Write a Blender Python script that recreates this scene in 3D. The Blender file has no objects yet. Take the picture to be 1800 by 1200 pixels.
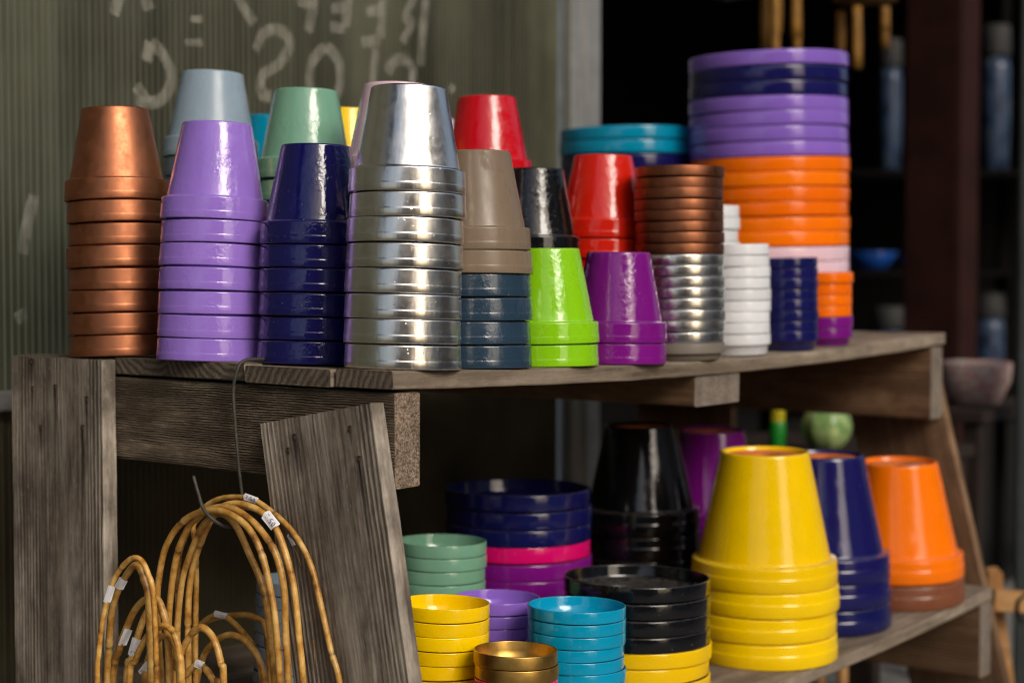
import bpy, bmesh, math, random
from mathutils import Vector, Matrix, noise as mnoise
R = math.radians
random.seed(7)
sc = bpy.context.scene
COL = sc.collection

# ------------------------------------------------------------------ camera
EYE = 0.9461
cam = bpy.data.cameras.new('camera')
cam.sensor_width = 36.0
cam.lens = 2900 / 1800 * 36
cam.clip_start, cam.clip_end = 0.02, 500
cam.dof.use_dof = True
cam.dof.focus_distance = 1.73
cam.dof.aperture_fstop = 3.1
cam.dof.aperture_blades = 9
cam_ob = bpy.data.objects.new('camera', cam)
COL.objects.link(cam_ob)
cam_ob.location = (0, 0, EYE)
cam_ob.rotation_euler = (R(90) - math.atan(120 / 2900), 0, 0)
sc.camera = cam_ob

# ------------------------------------------------------------------ sky, sun, exposure
SUN_AZ, SUN_EL = 147.0, 33.0          # compass bearing of the sun (0 = straight ahead of the camera, clockwise)
world = bpy.data.worlds.new('World')
sc.world = world
world.use_nodes = True
wn = world.node_tree.nodes
sky = wn.new('ShaderNodeTexSky')
sky.sky_type = 'NISHITA'
sky.sun_disc = False
sky.sun_elevation = R(SUN_EL)
sky.sun_rotation = R(SUN_AZ)
sky.air_density, sky.dust_density, sky.ozone_density = 1.0, 4.0, 1.0
wn['Background'].inputs['Strength'].default_value = 0.10
world.node_tree.links.new(sky.outputs['Color'], wn['Background'].inputs['Color'])
sun = bpy.data.lights.new('sun', 'SUN')
sun.energy = 1.4
sun.angle = R(24)
sun.color = (1.0, 0.95, 0.87)
sun_ob = bpy.data.objects.new('sun', sun)
COL.objects.link(sun_ob)
_a, _e = R(SUN_AZ), R(SUN_EL)
_to = Vector((math.sin(_a) * math.cos(_e), math.cos(_a) * math.cos(_e), math.sin(_e)))
sun_ob.rotation_euler = _to.to_track_quat('Z', 'Y').to_euler()
sc.view_settings.view_transform = 'Standard'
sc.view_settings.look = 'None'
sc.view_settings.exposure = 0.18
sc.view_settings.gamma = 1.0
sc.view_settings.use_curve_mapping = False
sc.cycles.use_denoising = True
sc.cycles.max_bounces = 8
sc.cycles.filter_width = 1.1

# ------------------------------------------------------------------ frame of the stand: t runs along the shelf, s goes from its front edge to the wall
K = Vector((-0.11743, 1.61909, 0))
UX, UY = 0.6156, 0.78806
U = Vector((UX, UY, 0))
CB = Vector((-UY, UX, 0))
L = 1.3142
SAG = 0.0145
Z_UP, Z_LOW = 0.85, 0.4481

def W(t, s, z):
    return K + U * t + CB * s + Vector((0, 0, z))

def ts(x, y):
    d = Vector((x, y, 0)) - K
    return d.dot(U), d.dot(CB)

def sag(t):
    a = min(max(t / L, 0), 1)
    return SAG * 4 * a * (1 - a)

def sag_slope(t):
    a = min(max(t / L, 0), 1)
    return -SAG * 4 * (1 - 2 * a) / L

# ------------------------------------------------------------------ node helpers
def new_mat(name):
    m = bpy.data.materials.new(name)
    m.use_nodes = True
    nt = m.node_tree
    return m, nt, nt.nodes['Principled BSDF']

def nd(nt, kind, **kw):
    n = nt.nodes.new('ShaderNode' + kind)
    for k, v in kw.items():
        if hasattr(n, k):
            setattr(n, k, v)
        else:
            n.inputs[k.replace('_', ' ')].default_value = v
    return n

def lk(nt, a, b):
    nt.links.new(a, b)

def math_n(nt, op, a, b=None, clamp=False):
    n = nt.nodes.new('ShaderNodeMath')
    n.operation = op
    n.use_clamp = clamp
    for i, v in enumerate((a, b)):
        if v is None:
            continue
        if isinstance(v, (int, float)):
            n.inputs[i].default_value = v
        else:
            nt.links.new(v, n.inputs[i])
    return n.outputs[0]

def ramp(nt, src, stops):
    n = nt.nodes.new('ShaderNodeValToRGB')
    el = n.color_ramp.elements
    while len(el) < len(stops):
        el.new(0.5)
    for e, (p, c) in zip(el, stops):
        e.position = p
        e.color = (c, c, c, 1) if isinstance(c, (int, float)) else (*c, 1)
    nt.links.new(src, n.inputs[0])
    return n.outputs[0]

def mix_c(nt, fac, a, b, mode='MIX'):
    n = nt.nodes.new('ShaderNodeMix')
    n.data_type = 'RGBA'
    n.blend_type = mode
    for sock, v in ((n.inputs[0], fac), (n.inputs[6], a), (n.inputs[7], b)):
        if isinstance(v, (int, float)):
            sock.default_value = v
        elif isinstance(v, tuple):
            sock.default_value = (*v, 1)
        else:
            nt.links.new(v, sock)
    return n.outputs[2]

def mapped(nt, scale, loc=(0, 0, 0), rnd=0.0):
    tc = nd(nt, 'TexCoord')
    mp = nd(nt, 'Mapping')
    mp.inputs['Scale'].default_value = scale
    mp.inputs['Location'].default_value = loc
    if rnd:
        oi = nd(nt, 'ObjectInfo')
        va = nd(nt, 'VectorMath', operation='ADD')
        sh = math_n(nt, 'MULTIPLY', oi.outputs['Random'], rnd)
        cb = nd(nt, 'CombineXYZ')
        for i in range(3):
            lk(nt, sh, cb.inputs[i])
        lk(nt, tc.outputs['Object'], va.inputs[0])
        lk(nt, cb.outputs[0], va.inputs[1])
        lk(nt, va.outputs[0], mp.inputs['Vector'])
    else:
        lk(nt, tc.outputs['Object'], mp.inputs['Vector'])
    return mp.outputs[0]

def noise_n(nt, vec, scale=1.0, detail=4.0, rough=0.55, dist=0.0):
    n = nd(nt, 'TexNoise')
    n.inputs['Scale'].default_value = scale
    n.inputs['Detail'].default_value = detail
    n.inputs['Roughness'].default_value = rough
    n.inputs['Distortion'].default_value = dist
    lk(nt, vec, n.inputs['Vector'])
    return n.outputs['Fac']

def bump_to(nt, bsdf, height, strength, dist, prev=None):
    b = nd(nt, 'Bump')
    b.inputs['Strength'].default_value = strength
    b.inputs['Distance'].default_value = dist
    lk(nt, height, b.inputs['Height'])
    if prev is not None:
        lk(nt, prev, b.inputs['Normal'])
    lk(nt, b.outputs[0], bsdf.inputs['Normal'])
    return b.outputs[0]

# ------------------------------------------------------------------ materials
def glaze(name, col, rough=0.13, wave=0.35, spec=0.5):
    m, nt, b = new_mat(name)
    v = mapped(nt, (1, 1, 1), rnd=9.0)
    cloud = noise_n(nt, v, 30, 2, 0.5)
    dark = tuple(c * 0.955 for c in col)
    base = mix_c(nt, ramp(nt, cloud, [(0.35, 0.0), (0.65, 1.0)]), dark, col)
    oi = nd(nt, 'ObjectInfo')
    hv = nd(nt, 'HueSaturation')
    lk(nt, math_n(nt, 'ADD', 0.93, math_n(nt, 'MULTIPLY', oi.outputs['Random'], 0.13)), hv.inputs['Value'])
    lk(nt, math_n(nt, 'ADD', 0.497, math_n(nt, 'MULTIPLY', oi.outputs['Random'], 0.006)), hv.inputs['Hue'])
    lk(nt, base, hv.inputs['Color'])
    base = hv.outputs[0]
    # pin-holes, grit, scratches and a film of dust on the ledges
    speck = noise_n(nt, v, 420, 2, 0.5)
    base = mix_c(nt, ramp(nt, speck, [(0.725, 0.0), (0.75, 0.6)]), base, (0.30, 0.27, 0.23))
    scr = ramp(nt, noise_n(nt, mapped(nt, (140, 140, 900), (3, 1, 7), rnd=6.0), 1.0, 2, 0.5), [(0.735, 0.0), (0.765, 0.35)])
    base = mix_c(nt, scr, base, tuple(min(1, c * 1.1 + 0.12) for c in col))
    ge = nd(nt, 'NewGeometry')
    sx = nd(nt, 'SeparateXYZ')
    lk(nt, ge.outputs['Normal'], sx.inputs[0])
    up = ramp(nt, sx.outputs[2], [(0.45, 0.0), (0.9, 0.26)])
    dust = math_n(nt, 'MULTIPLY', up, ramp(nt, noise_n(nt, v, 130, 5, 0.7), [(0.35, 0.1), (0.7, 1.0)]))
    base = mix_c(nt, dust, base, (0.27, 0.24, 0.20))
    lk(nt, base, b.inputs['Base Color'])
    smear = noise_n(nt, mapped(nt, (1, 1, 0.5), (5, 5, 5), rnd=4.0), 38, 5, 0.65)
    rr = ramp(nt, smear, [(0.36, rough * 0.6), (0.58, rough), (0.72, min(1.0, rough * 2.2 + 0.05))])
    rr = math_n(nt, 'ADD', rr, math_n(nt, 'MULTIPLY', dust, 0.15))
    lk(nt, rr, b.inputs['Roughness'])
    b.inputs['IOR'].default_value = 1.58
    b.inputs['Specular IOR Level'].default_value = spec
    slow = noise_n(nt, mapped(nt, (1, 1, 0.35), rnd=5.0), 55, 2, 0.5)
    p = bump_to(nt, b, slow, wave, 0.0022)
    fine = noise_n(nt, v, 190, 3, 0.6, 0.5)
    where = ramp(nt, noise_n(nt, v, 28, 2, 0.5), [(0.42, 0.15), (0.60, 1.0)])
    bump_to(nt, b, math_n(nt, 'MULTIPLY', fine, where), min(1.0, wave * 1.3), 0.0013, p)
    return m

def satin_metal(name, col, rough, wave=0.25, aniso=0.0):
    m, nt, b = new_mat(name)
    v = mapped(nt, (1, 1, 1), rnd=7.0)
    cloud = noise_n(nt, v, 40, 5, 0.6)
    base = mix_c(nt, ramp(nt, cloud, [(0.3, 0.0), (0.7, 1.0)]), tuple(c * 0.90 for c in col), col)
    scuff = noise_n(nt, mapped(nt, (1, 1, 1), (3, 1, 2), rnd=3.0), 90, 6, 0.7)
    base = mix_c(nt, ramp(nt, scuff, [(0.66, 0.0), (0.74, 0.35)]), base, tuple(min(1, c * 1.1 + 0.10) for c in col))
    lk(nt, base, b.inputs['Base Color'])
    b.inputs['Metallic'].default_value = 1.0
    if aniso:
        b.inputs['Anisotropic'].default_value = aniso
        tg = nd(nt, 'Tangent', direction_type='RADIAL', axis='Z')
        lk(nt, tg.outputs[0], b.inputs['Tangent'])
    rr = ramp(nt, noise_n(nt, v, 70, 5, 0.65), [(0.25, rough * 0.75), (0.8, min(1, rough * 1.5))])
    lk(nt, rr, b.inputs['Roughness'])
    slow = noise_n(nt, mapped(nt, (1, 1, 0.25), rnd=5.0), 60, 3, 0.5)
    p = bump_to(nt, b, slow, wave, 0.0016)
    pit = ramp(nt, noise_n(nt, v, 230, 2, 0.5), [(0.70, 1.0), (0.76, 0.0)])
    bump_to(nt, b, pit, wave * 0.9, 0.0004, p)
    return m

def wood(name, tones, grain=(1.4, 46, 46), relief=0.5, relief_d=0.0012, nails=(), rnd=0.0, ring=1.0, rough=0.85, fine=1.0, wscale=52, pale=0.35):
    """weathered timber, grain along local x; nails = (x, y, length, width, amount) of rust runs toward -x"""
    m, nt, b = new_mat(name)
    gx, gy, gz = grain
    broad = noise_n(nt, mapped(nt, (gx * 1.5, gy * 0.42, gz * 0.42), rnd=rnd), 1.0, 4, 0.55, 0.2)
    n1 = noise_n(nt, mapped(nt, (gx * 3, gy * 2.6, gz * 2.6), (1, 2, 3), rnd=rnd), 1.0, 7, 0.66, 0.25)
    n2 = noise_n(nt, mapped(nt, (gx * 18, gy * 9, gz * 9), (5, 2, 3), rnd=rnd), 1.0, 5, 0.7)
    patch = noise_n(nt, mapped(nt, (9, 16, 16), (2, 5, 1), rnd=rnd), 1.0, 6, 0.65)
    mott = noise_n(nt, mapped(nt, (70, 120, 120), (2, 5, 1), rnd=rnd), 1.0, 5, 0.7)
    wv = nd(nt, 'TexWave')
    wv.wave_type = 'BANDS'
    wv.bands_direction = 'Y'
    wv.inputs['Scale'].default_value = wscale
    wv.inputs['Distortion'].default_value = 7
    wv.inputs['Detail'].default_value = 4
    wv.inputs['Detail Scale'].default_value = 0.6
    wv.inputs['Detail Roughness'].default_value = 0.6
    lk(nt, mapped(nt, (0.10 * fine, 1.0, 1.0), (0.13, 0.02, 0.4), rnd=rnd), wv.inputs['Vector'])
    wmask = ramp(nt, noise_n(nt, mapped(nt, (2.5, 22, 22), (8, 1, 4), rnd=rnd), 1.0, 3, 0.5), [(0.40, 0.15), (0.62, 1.0)])
    wave = math_n(nt, 'MULTIPLY', math_n(nt, 'SUBTRACT', wv.outputs['Fac'], 0.5), wmask)
    g = math_n(nt, 'ADD', math_n(nt, 'MULTIPLY', broad, 0.42), math_n(nt, 'MULTIPLY', n1, 0.30))
    g = math_n(nt, 'ADD', g, math_n(nt, 'MULTIPLY', n2, 0.16))
    g = math_n(nt, 'ADD', g, math_n(nt, 'MULTIPLY', mott, 0.12))
    g = math_n(nt, 'ADD', g, math_n(nt, 'MULTIPLY', wave, 0.13 * ring))
    c = ramp(nt, g, [(0.36, tones[0]), (0.455, tones[1]), (0.525, tones[2]), (0.62, tones[3])])
    c = mix_c(nt, ramp(nt, patch, [(0.40, 0.0), (0.60, 0.8)]), c, tones[4])
    pl = noise_n(nt, mapped(nt, (4, 26, 26), (12, 7, 3), rnd=rnd), 1.0, 6, 0.68)
    c = mix_c(nt, ramp(nt, pl, [(0.50, 0.0), (0.70, pale)]), c, tones[3])
    scr = ramp(nt, noise_n(nt, mapped(nt, (90, 330, 330), (1, 1, 9), rnd=rnd), 1.0, 3, 0.6), [(0.66, 0.0), (0.72, 0.55)])
    c = mix_c(nt, math_n(nt, 'MULTIPLY', scr, ramp(nt, patch, [(0.45, 0.0), (0.6, 1.0)])), c, tones[3])
    ck = ramp(nt, noise_n(nt, mapped(nt, (gx * 1.6, gy * 2.4, gz * 2.4), (7, 3, 1), rnd=rnd), 1.0, 4, 0.5), [(0.265, 1.0), (0.30, 0.0)])
    c = mix_c(nt, math_n(nt, 'MULTIPLY', ck, 0.75), c, (0.016, 0.012, 0.010))
    if nails:
        tc = nd(nt, 'TexCoord')
        sp = nd(nt, 'SeparateXYZ')
        lk(nt, tc.outputs['Object'], sp.inputs[0])
        wob = math_n(nt, 'MULTIPLY', math_n(nt, 'SUBTRACT', noise_n(nt, mapped(nt, (60, 200, 1)), 1, 3), 0.5), 0.005)
        for (nx, ny, ln, wd, am) in nails:
            dy = math_n(nt, 'ABSOLUTE', math_n(nt, 'ADD', math_n(nt, 'SUBTRACT', sp.outputs[1], ny), wob))
            across = math_n(nt, 'SUBTRACT', 1.0, math_n(nt, 'DIVIDE', dy, wd), True)
            down = math_n(nt, 'DIVIDE', math_n(nt, 'SUBTRACT', nx + 0.004, sp.outputs[0]), ln)
            on = math_n(nt, 'GREATER_THAN', down, 0.0)
            fade = math_n(nt, 'SUBTRACT', 1.0, down, True)
            k = math_n(nt, 'MULTIPLY', math_n(nt, 'MULTIPLY', across, on), math_n(nt, 'MULTIPLY', fade, am * 1.5), True)
            c = mix_c(nt, k, c, (0.010, 0.008, 0.007))
    lk(nt, c, b.inputs['Base Color'])
    b.inputs['Roughness'].default_value = rough
    b.inputs['Specular IOR Level'].default_value = 0.25
    h = math_n(nt, 'ADD', math_n(nt, 'MULTIPLY', n1, 0.5), math_n(nt, 'MULTIPLY', n2, 0.5))
    h = math_n(nt, 'ADD', h, math_n(nt, 'MULTIPLY', wave, 0.45 * ring))
    h = math_n(nt, 'SUBTRACT', h, math_n(nt, 'MULTIPLY', ck, 0.6))
    bump_to(nt, b, h, relief, relief_d * 2)
    return m

def end_grain(name, lo, hi, scale=75, off=(0, -0.05, -0.09), speckle=0.35):
    m, nt, b = new_mat(name)
    w = nd(nt, 'TexWave')
    w.wave_type = 'RINGS'
    w.rings_direction = 'X'
    w.inputs['Scale'].default_value = scale
    w.inputs['Distortion'].default_value = 3.0
    w.inputs['Detail'].default_value = 3
    w.inputs['Detail Scale'].default_value = 1.6
    lk(nt, mapped(nt, (0.0, 1, 1), off, rnd=0.4), w.inputs['Vector'])
    sp = ramp(nt, noise_n(nt, mapped(nt, (1, 1, 1), rnd=2.0), 420, 4, 0.75), [(0.33, 0.0), (0.68, 1.0)])
    f = math_n(nt, 'ADD', math_n(nt, 'MULTIPLY', w.outputs['Fac'], 1 - speckle), math_n(nt, 'MULTIPLY', sp, speckle))
    c = ramp(nt, f, [(0.22, lo), (0.72, hi)])
    blot = noise_n(nt, mapped(nt, (1, 1, 1), (4, 4, 4), rnd=2.0), 45, 4, 0.6)
    c = mix_c(nt, ramp(nt, blot, [(0.4, 0.0), (0.7, 0.5)]), c, tuple(x * 0.5 for x in lo))
    lk(nt, c, b.inputs['Base Color'])
    b.inputs['Roughness'].default_value = 0.9
    b.inputs['Specular IOR Level'].default_value = 0.2
    bump_to(nt, b, f, 0.7, 0.002)
    return m

def plain(name, col, rough=0.6, metal=0.0, var=0.25, scale=30, bump=0.15, spec=0.4):
    m, nt, b = new_mat(name)
    n = noise_n(nt, mapped(nt, (1, 1, 1), rnd=3.0), scale, 5, 0.6)
    lk(nt, mix_c(nt, ramp(nt, n, [(0.3, 0.0), (0.7, 1.0)]), tuple(c * (1 - var) for c in col), tuple(min(1, c * (1 + var)) for c in col)), b.inputs['Base Color'])
    b.inputs['Roughness'].default_value = rough
    b.inputs['Metallic'].default_value = metal
    b.inputs['Specular IOR Level'].default_value = spec
    if bump:
        bump_to(nt, b, noise_n(nt, mapped(nt, (1, 1, 1)), scale * 5, 4), bump, 0.001)
    return m

GREY = [(0.040, 0.028, 0.019), (0.140, 0.110, 0.083), (0.260, 0.214, 0.168), (0.490, 0.425, 0.350), (0.066, 0.052, 0.040)]
BROWNGREY = [(0.034, 0.023, 0.014), (0.110, 0.080, 0.052), (0.205, 0.154, 0.104), (0.350, 0.275, 0.195), (0.090, 0.065, 0.043)]
PALE = [(0.075, 0.055, 0.037), (0.180, 0.138, 0.098), (0.280, 0.222, 0.163), (0.430, 0.352, 0.270), (0.135, 0.102, 0.073)]
WARM = [(0.045, 0.023, 0.011), (0.125, 0.068, 0.034), (0.195, 0.112, 0.058), (0.290, 0.178, 0.100), (0.095, 0.052, 0.027)]

M = {}
COLS = {
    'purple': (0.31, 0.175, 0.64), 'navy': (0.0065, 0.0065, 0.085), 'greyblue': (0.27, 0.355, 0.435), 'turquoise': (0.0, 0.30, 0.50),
    'sage': (0.19, 0.40, 0.275), 'yellow': (0.92, 0.585, 0.0), 'pink': (0.78, 0.55, 0.63), 'white': (0.74, 0.75, 0.77),
    'taupe': (0.205, 0.150, 0.100), 'slate': (0.020, 0.044, 0.075), 'red': (0.60, 0.006, 0.004), 'black': (0.004, 0.004, 0.005),
    'lime': (0.255, 0.62, 0.006), 'magenta': (0.185, 0.006, 0.205), 'orange': (0.96, 0.175, 0.0), 'hotpink': (0.74, 0.004, 0.155),
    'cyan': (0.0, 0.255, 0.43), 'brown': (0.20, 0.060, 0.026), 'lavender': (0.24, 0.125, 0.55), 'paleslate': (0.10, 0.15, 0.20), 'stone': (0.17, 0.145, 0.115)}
ROUGH = {'greyblue': 0.34, 'taupe': 0.38, 'slate': 0.22, 'brown': 0.4, 'stone': 0.7, 'orange': 0.18, 'pink': 0.25, 'white': 0.22, 'black': 0.05, 'navy': 0.06}
for k, v in COLS.items():
    M[k] = glaze('glaze_' + k, v, ROUGH.get(k, 0.085), 0.12 if k in ('greyblue', 'taupe', 'stone', 'brown', 'white') else 0.30, 0.30 if k in ('orange', 'yellow', 'taupe', 'greyblue') else 0.5)
for k in ('yellow', 'navy', 'orange', 'brown', 'black', 'magenta'):
    M['big_' + k] = glaze('smooth_glaze_' + k, COLS[k], max(0.12, ROUGH.get(k, 0.085)), 0.13, 0.35 if k in ('orange', 'yellow') else 0.5)
for k in COLS:
    M['dish_' + k] = glaze('dish_glaze_' + k, COLS[k], max(0.10, ROUGH.get(k, 0.085)), 0.15, 0.35 if k in ('orange', 'yellow') else 0.5)
M['copper'] = satin_metal('copper_paint', (0.45, 0.172, 0.085), 0.43, 0.08)
M['darkcopper'] = satin_metal('dark_copper_paint', (0.27, 0.102, 0.050), 0.40, 0.10)
M['gold'] = satin_metal('gold_paint', (0.55, 0.33, 0.085), 0.36, 0.08)
M['silver'] = satin_metal('polished_silver', (0.83, 0.80, 0.745), 0.19, 0.34, aniso=0.75)
M['terracotta'] = plain('raw_terracotta', (0.62, 0.16, 0.035), 0.85, var=0.22, scale=60, bump=0.3)
M['paper'] = plain('white_paper', (0.80, 0.80, 0.83), 0.7, var=0.05, scale=90, bump=0.1)
M['ink'] = plain('pen_ink', (0.03, 0.03, 0.10), 0.6, var=0.1, bump=0)

# ------------------------------------------------------------------ mesh helpers
def mesh_ob(name, verts, faces, mats, parent=None, smooth=True, mat_idx=None):
    me = bpy.data.meshes.new(name)
    me.from_pydata([tuple(v) for v in verts], [], faces)
    for m in (mats if isinstance(mats, (list, tuple)) else [mats]):
        me.materials.append(m)
    if mat_idx:
        me.polygons.foreach_set('material_index', mat_idx)
    if smooth:
        me.polygons.foreach_set('use_smooth', [True] * len(me.polygons))
    me.update()
    o = bpy.data.objects.new(name, me)
    COL.objects.link(o)
    if parent:
        o.parent = parent
    return o

def tag(o, label, cat=None, group=None, kind=None):
    if label:
        o['label'] = label
    if cat:
        o['category'] = cat
    if group:
        o['group'] = group
    if kind:
        o['kind'] = kind
    return o

def empty(name, loc=(0, 0, 0), label=None, cat=None, group=None):
    o = bpy.data.objects.new(name, None)
    o.empty_display_size = 0.05
    o.location = loc
    COL.objects.link(o)
    return tag(o, label, cat, group)

def lathe_mesh(name, prof, n, mat, wob=0.0, seed=0):
    rg = random.Random(seed)
    ph = [rg.uniform(0, 6.28) for _ in range(4)]
    vs, fs = [], []
    for r, z in prof:
        for i in range(n):
            a = 2 * math.pi * i / n
            k = 1 + wob * (math.sin(2 * a + ph[0]) + 0.5 * math.sin(3 * a + ph[1]) + 0.3 * math.sin(5 * a + ph[2] + z * 60))
            vs.append((r * k * math.cos(a), r * k * math.sin(a), z))
    for j in range(len(prof) - 1):
        for i in range(n):
            i2 = (i + 1) % n
            fs.append((j * n + i, j * n + i2, (j + 1) * n + i2, (j + 1) * n + i))
    me = bpy.data.meshes.new(name)
    me.from_pydata(vs, [], fs)
    me.materials.append(mat)
    me.polygons.foreach_set('use_smooth', [True] * len(fs))
    bm = bmesh.new()
    bm.from_mesh(me)
    bmesh.ops.recalc_face_normals(bm, faces=bm.faces)
    bm.to_mesh(me)
    bm.free()
    return me

def pot_profile(D):
    p = [(0.05, 0.862), (0.283, 0.862), (0.412, 0.215), (0.440, 0.150), (0.456, 0.012), (0.464, 0.002), (0.474, 0.0), (0.4925, 0.0), (0.4975, 0.002), (0.4995, 0.007),
         (0.5, 0.012), (0.5, 0.060), (0.4992, 0.066), (0.4975, 0.072), (0.4968, 0.078), (0.4925, 0.186), (0.4915, 0.193), (0.4890, 0.1985), (0.4850, 0.2010), (0.478, 0.2025), (0.456, 0.2055),
         (0.4505, 0.2075), (0.4475, 0.2125), (0.4455, 0.222), (0.422, 0.345), (0.384, 0.55), (0.3235, 0.876), (0.3215, 0.887), (0.3175, 0.8945), (0.311, 0.8985), (0.300, 0.900), (0.06, 0.900), (0.052, 0.894), (0.05, 0.862)]
    return [(r * D, z * D) for r, z in p]

def big_profile(D, rim):
    k = rim
    p = [(0.06, 0.84), (0.262, 0.84), (0.405, 0.20), (0.452, 0.10), (0.462, 0.004), (0.470, 0.0), (0.490, 0.0), (0.4975, 0.003), (0.5, 0.009), (0.5, k * 0.50), (0.4993, k * 0.535), (0.4970, k * 0.56), (0.4955, k * 0.575), (0.4950, k * 0.60),
         (0.4935, k * 0.91), (0.4920, k * 0.955), (0.4880, k * 0.988), (0.480, k), (0.458, k + 0.003), (0.450, k + 0.007), (0.4465, k + 0.018), (0.305, 0.868), (0.302, 0.882), (0.296, 0.889), (0.286, 0.890), (0.277, 0.887),
         (0.272, 0.879), (0.270, 0.866), (0.2675, 0.862)]
    return [(r * D, z * D) for r, z in p]

def saucer_profile(D, pitch, foot=0.115, taper=0.43):
    p = pitch / D
    h = foot + p * 0.962
    q = [(0.0, 0.022), (taper - 0.03, 0.022), (taper + 0.002, 0.034), (0.468, foot + 0.01), (0.4775, foot + p * 0.3), (0.480, h - 0.009), (0.482, h - 0.003), (0.486, h), (0.4945, h - 0.0005), (0.4982, h - 0.0035), (0.5, h - 0.010),
         (0.5, foot + p * 0.12), (0.4992, foot + p * 0.05), (0.4965, foot + p * 0.012), (0.484, foot), (0.470, foot - 0.002), (0.4625, foot - 0.006), (taper + 0.012, 0.020), (taper + 0.004, 0.006), (taper - 0.006, 0.0), (taper - 0.05, 0.0), (0.0, 0.003)]
    return [(r * D, z * D) for r, z in q]

ORD = ['topmost', 'second', 'third', 'fourth', 'fifth', 'sixth', 'seventh', 'eighth', 'ninth', 'tenth', 'eleventh', 'twelfth', 'thirteenth', 'fourteenth', 'fifteenth', 'sixteenth', 'seventeenth', 'eighteenth', 'nineteenth', 'twentieth']

def stack(kind, x, y, D, pitch, runs, where, group, shelf='up', lean=(0, 0), rim=0.17, foot=0.115, seed=0, sticker=False, wob=0.0013, jit=0.0016):
    """runs = [(count, material key, spoken colour)] from the top down; where = which stack"""
    t, s = ts(x, y)
    z0 = (Z_UP if shelf == 'up' else Z_LOW) - sag(t) + 0.0008
    sl = sag_slope(t)
    nrm = (Vector((0, 0, 1)) - U * sl + Vector((lean[0], lean[1], 0))).normalized()
    rot = nrm.to_track_quat('Z', 'Y')
    seq = [(k, c) for n, k, c in runs for _ in range(n)]
    N = len(seq)
    cache = {}
    rg = random.Random(seed + 31)
    noun = {'pot': 'flower_pot', 'big': 'large_flower_pot', 'saucer': 'plant_saucer'}[kind]
    said = {'pot': 'upturned pot', 'big': 'large upturned pot', 'saucer': 'saucer'}[kind]
    base = Vector((x, y, z0))
    for i, (k, colour) in enumerate(seq):
        lvl = N - 1 - i
        if k not in cache:
            if kind == 'pot':
                pr = pot_profile(D)
            elif kind == 'big':
                pr = big_profile(D, rim)
            else:
                pr = saucer_profile(D, pitch, foot)
            mk = {'big': 'big_', 'saucer': 'dish_', 'pot': ''}[kind] + k
            cache[k] = lathe_mesh(noun, pr, 72, M[mk] if mk in M else M[k], wob, seed)
        place = 'topmost in' if i == 0 else ('at the bottom of' if i == N - 1 else ORD[i] + ' from top of')
        lab = f'{colour} {said}, {place} {where}'
        o = bpy.data.objects.new(noun, cache[k])
        COL.objects.link(o)
        o.location = base + nrm * (lvl * pitch) + Vector((rg.uniform(-jit, jit), rg.uniform(-jit, jit), 0)) * (1 if lvl else 0)
        o.rotation_mode = 'QUATERNION'
        spin = Matrix.Rotation(rg.uniform(0, 6.28), 3, 'Z').to_quaternion()
        o.rotation_quaternion = Matrix.Rotation(rg.gauss(0, 0.0055), 3, 'X').to_quaternion() @ Matrix.Rotation(rg.gauss(0, 0.0055), 3, 'Y').to_quaternion() @ rot @ spin
        tag(o, lab, 'flower pot' if kind != 'saucer' else 'plant saucer', group)
        if kind == 'big' and i == 0:
            n = 48
            vs, fs = [], []
            for j, (r, z) in enumerate([(0.066, 0.848), (0.066, 0.861), (0.27, 0.861)]):
                vs += [(r * D * math.cos(2 * math.pi * q / n), r * D * math.sin(2 * math.pi * q / n), z * D) for q in range(n)]
            for j in range(2):
                fs += [(j * n + q, j * n + (q + 1) % n, (j + 1) * n + (q + 1) % n, (j + 1) * n + q) for q in range(n)]
            d = mesh_ob('base', vs, fs, M['terracotta'], o)
            d['label'] = 'bare terracotta underside with a drain hole'
            if sticker:
                # small paper label near the front edge of the underside
                ang = -R(70) - 0.0
                q = (rot @ spin).inverted()
                f = q @ Vector((0.25, -0.97, 0))
                f.z = 0
                f.normalize()
                sd = Vector((-f.y, f.x, 0))
                cpt = f * D * 0.165 + sd * D * 0.03
                w, h = D * 0.085, D * 0.055
                pts = [cpt + sd * w * a + f * h * b for a, b in ((-1, -1), (1, -1), (1, 1), (-1, 1))]
                zz = 0.861 * D
                vs = [(p.x, p.y, zz + 0.0006) for p in pts] + [(p.x, p.y, zz + 0.0011) for p in pts]
                st = mesh_ob('price_sticker', vs, [(3, 2, 1, 0), (4, 5, 6, 7), (0, 1, 5, 4), (1, 2, 6, 5), (2, 3, 7, 6), (3, 0, 4, 7)], M['paper'], d, smooth=False)

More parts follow.
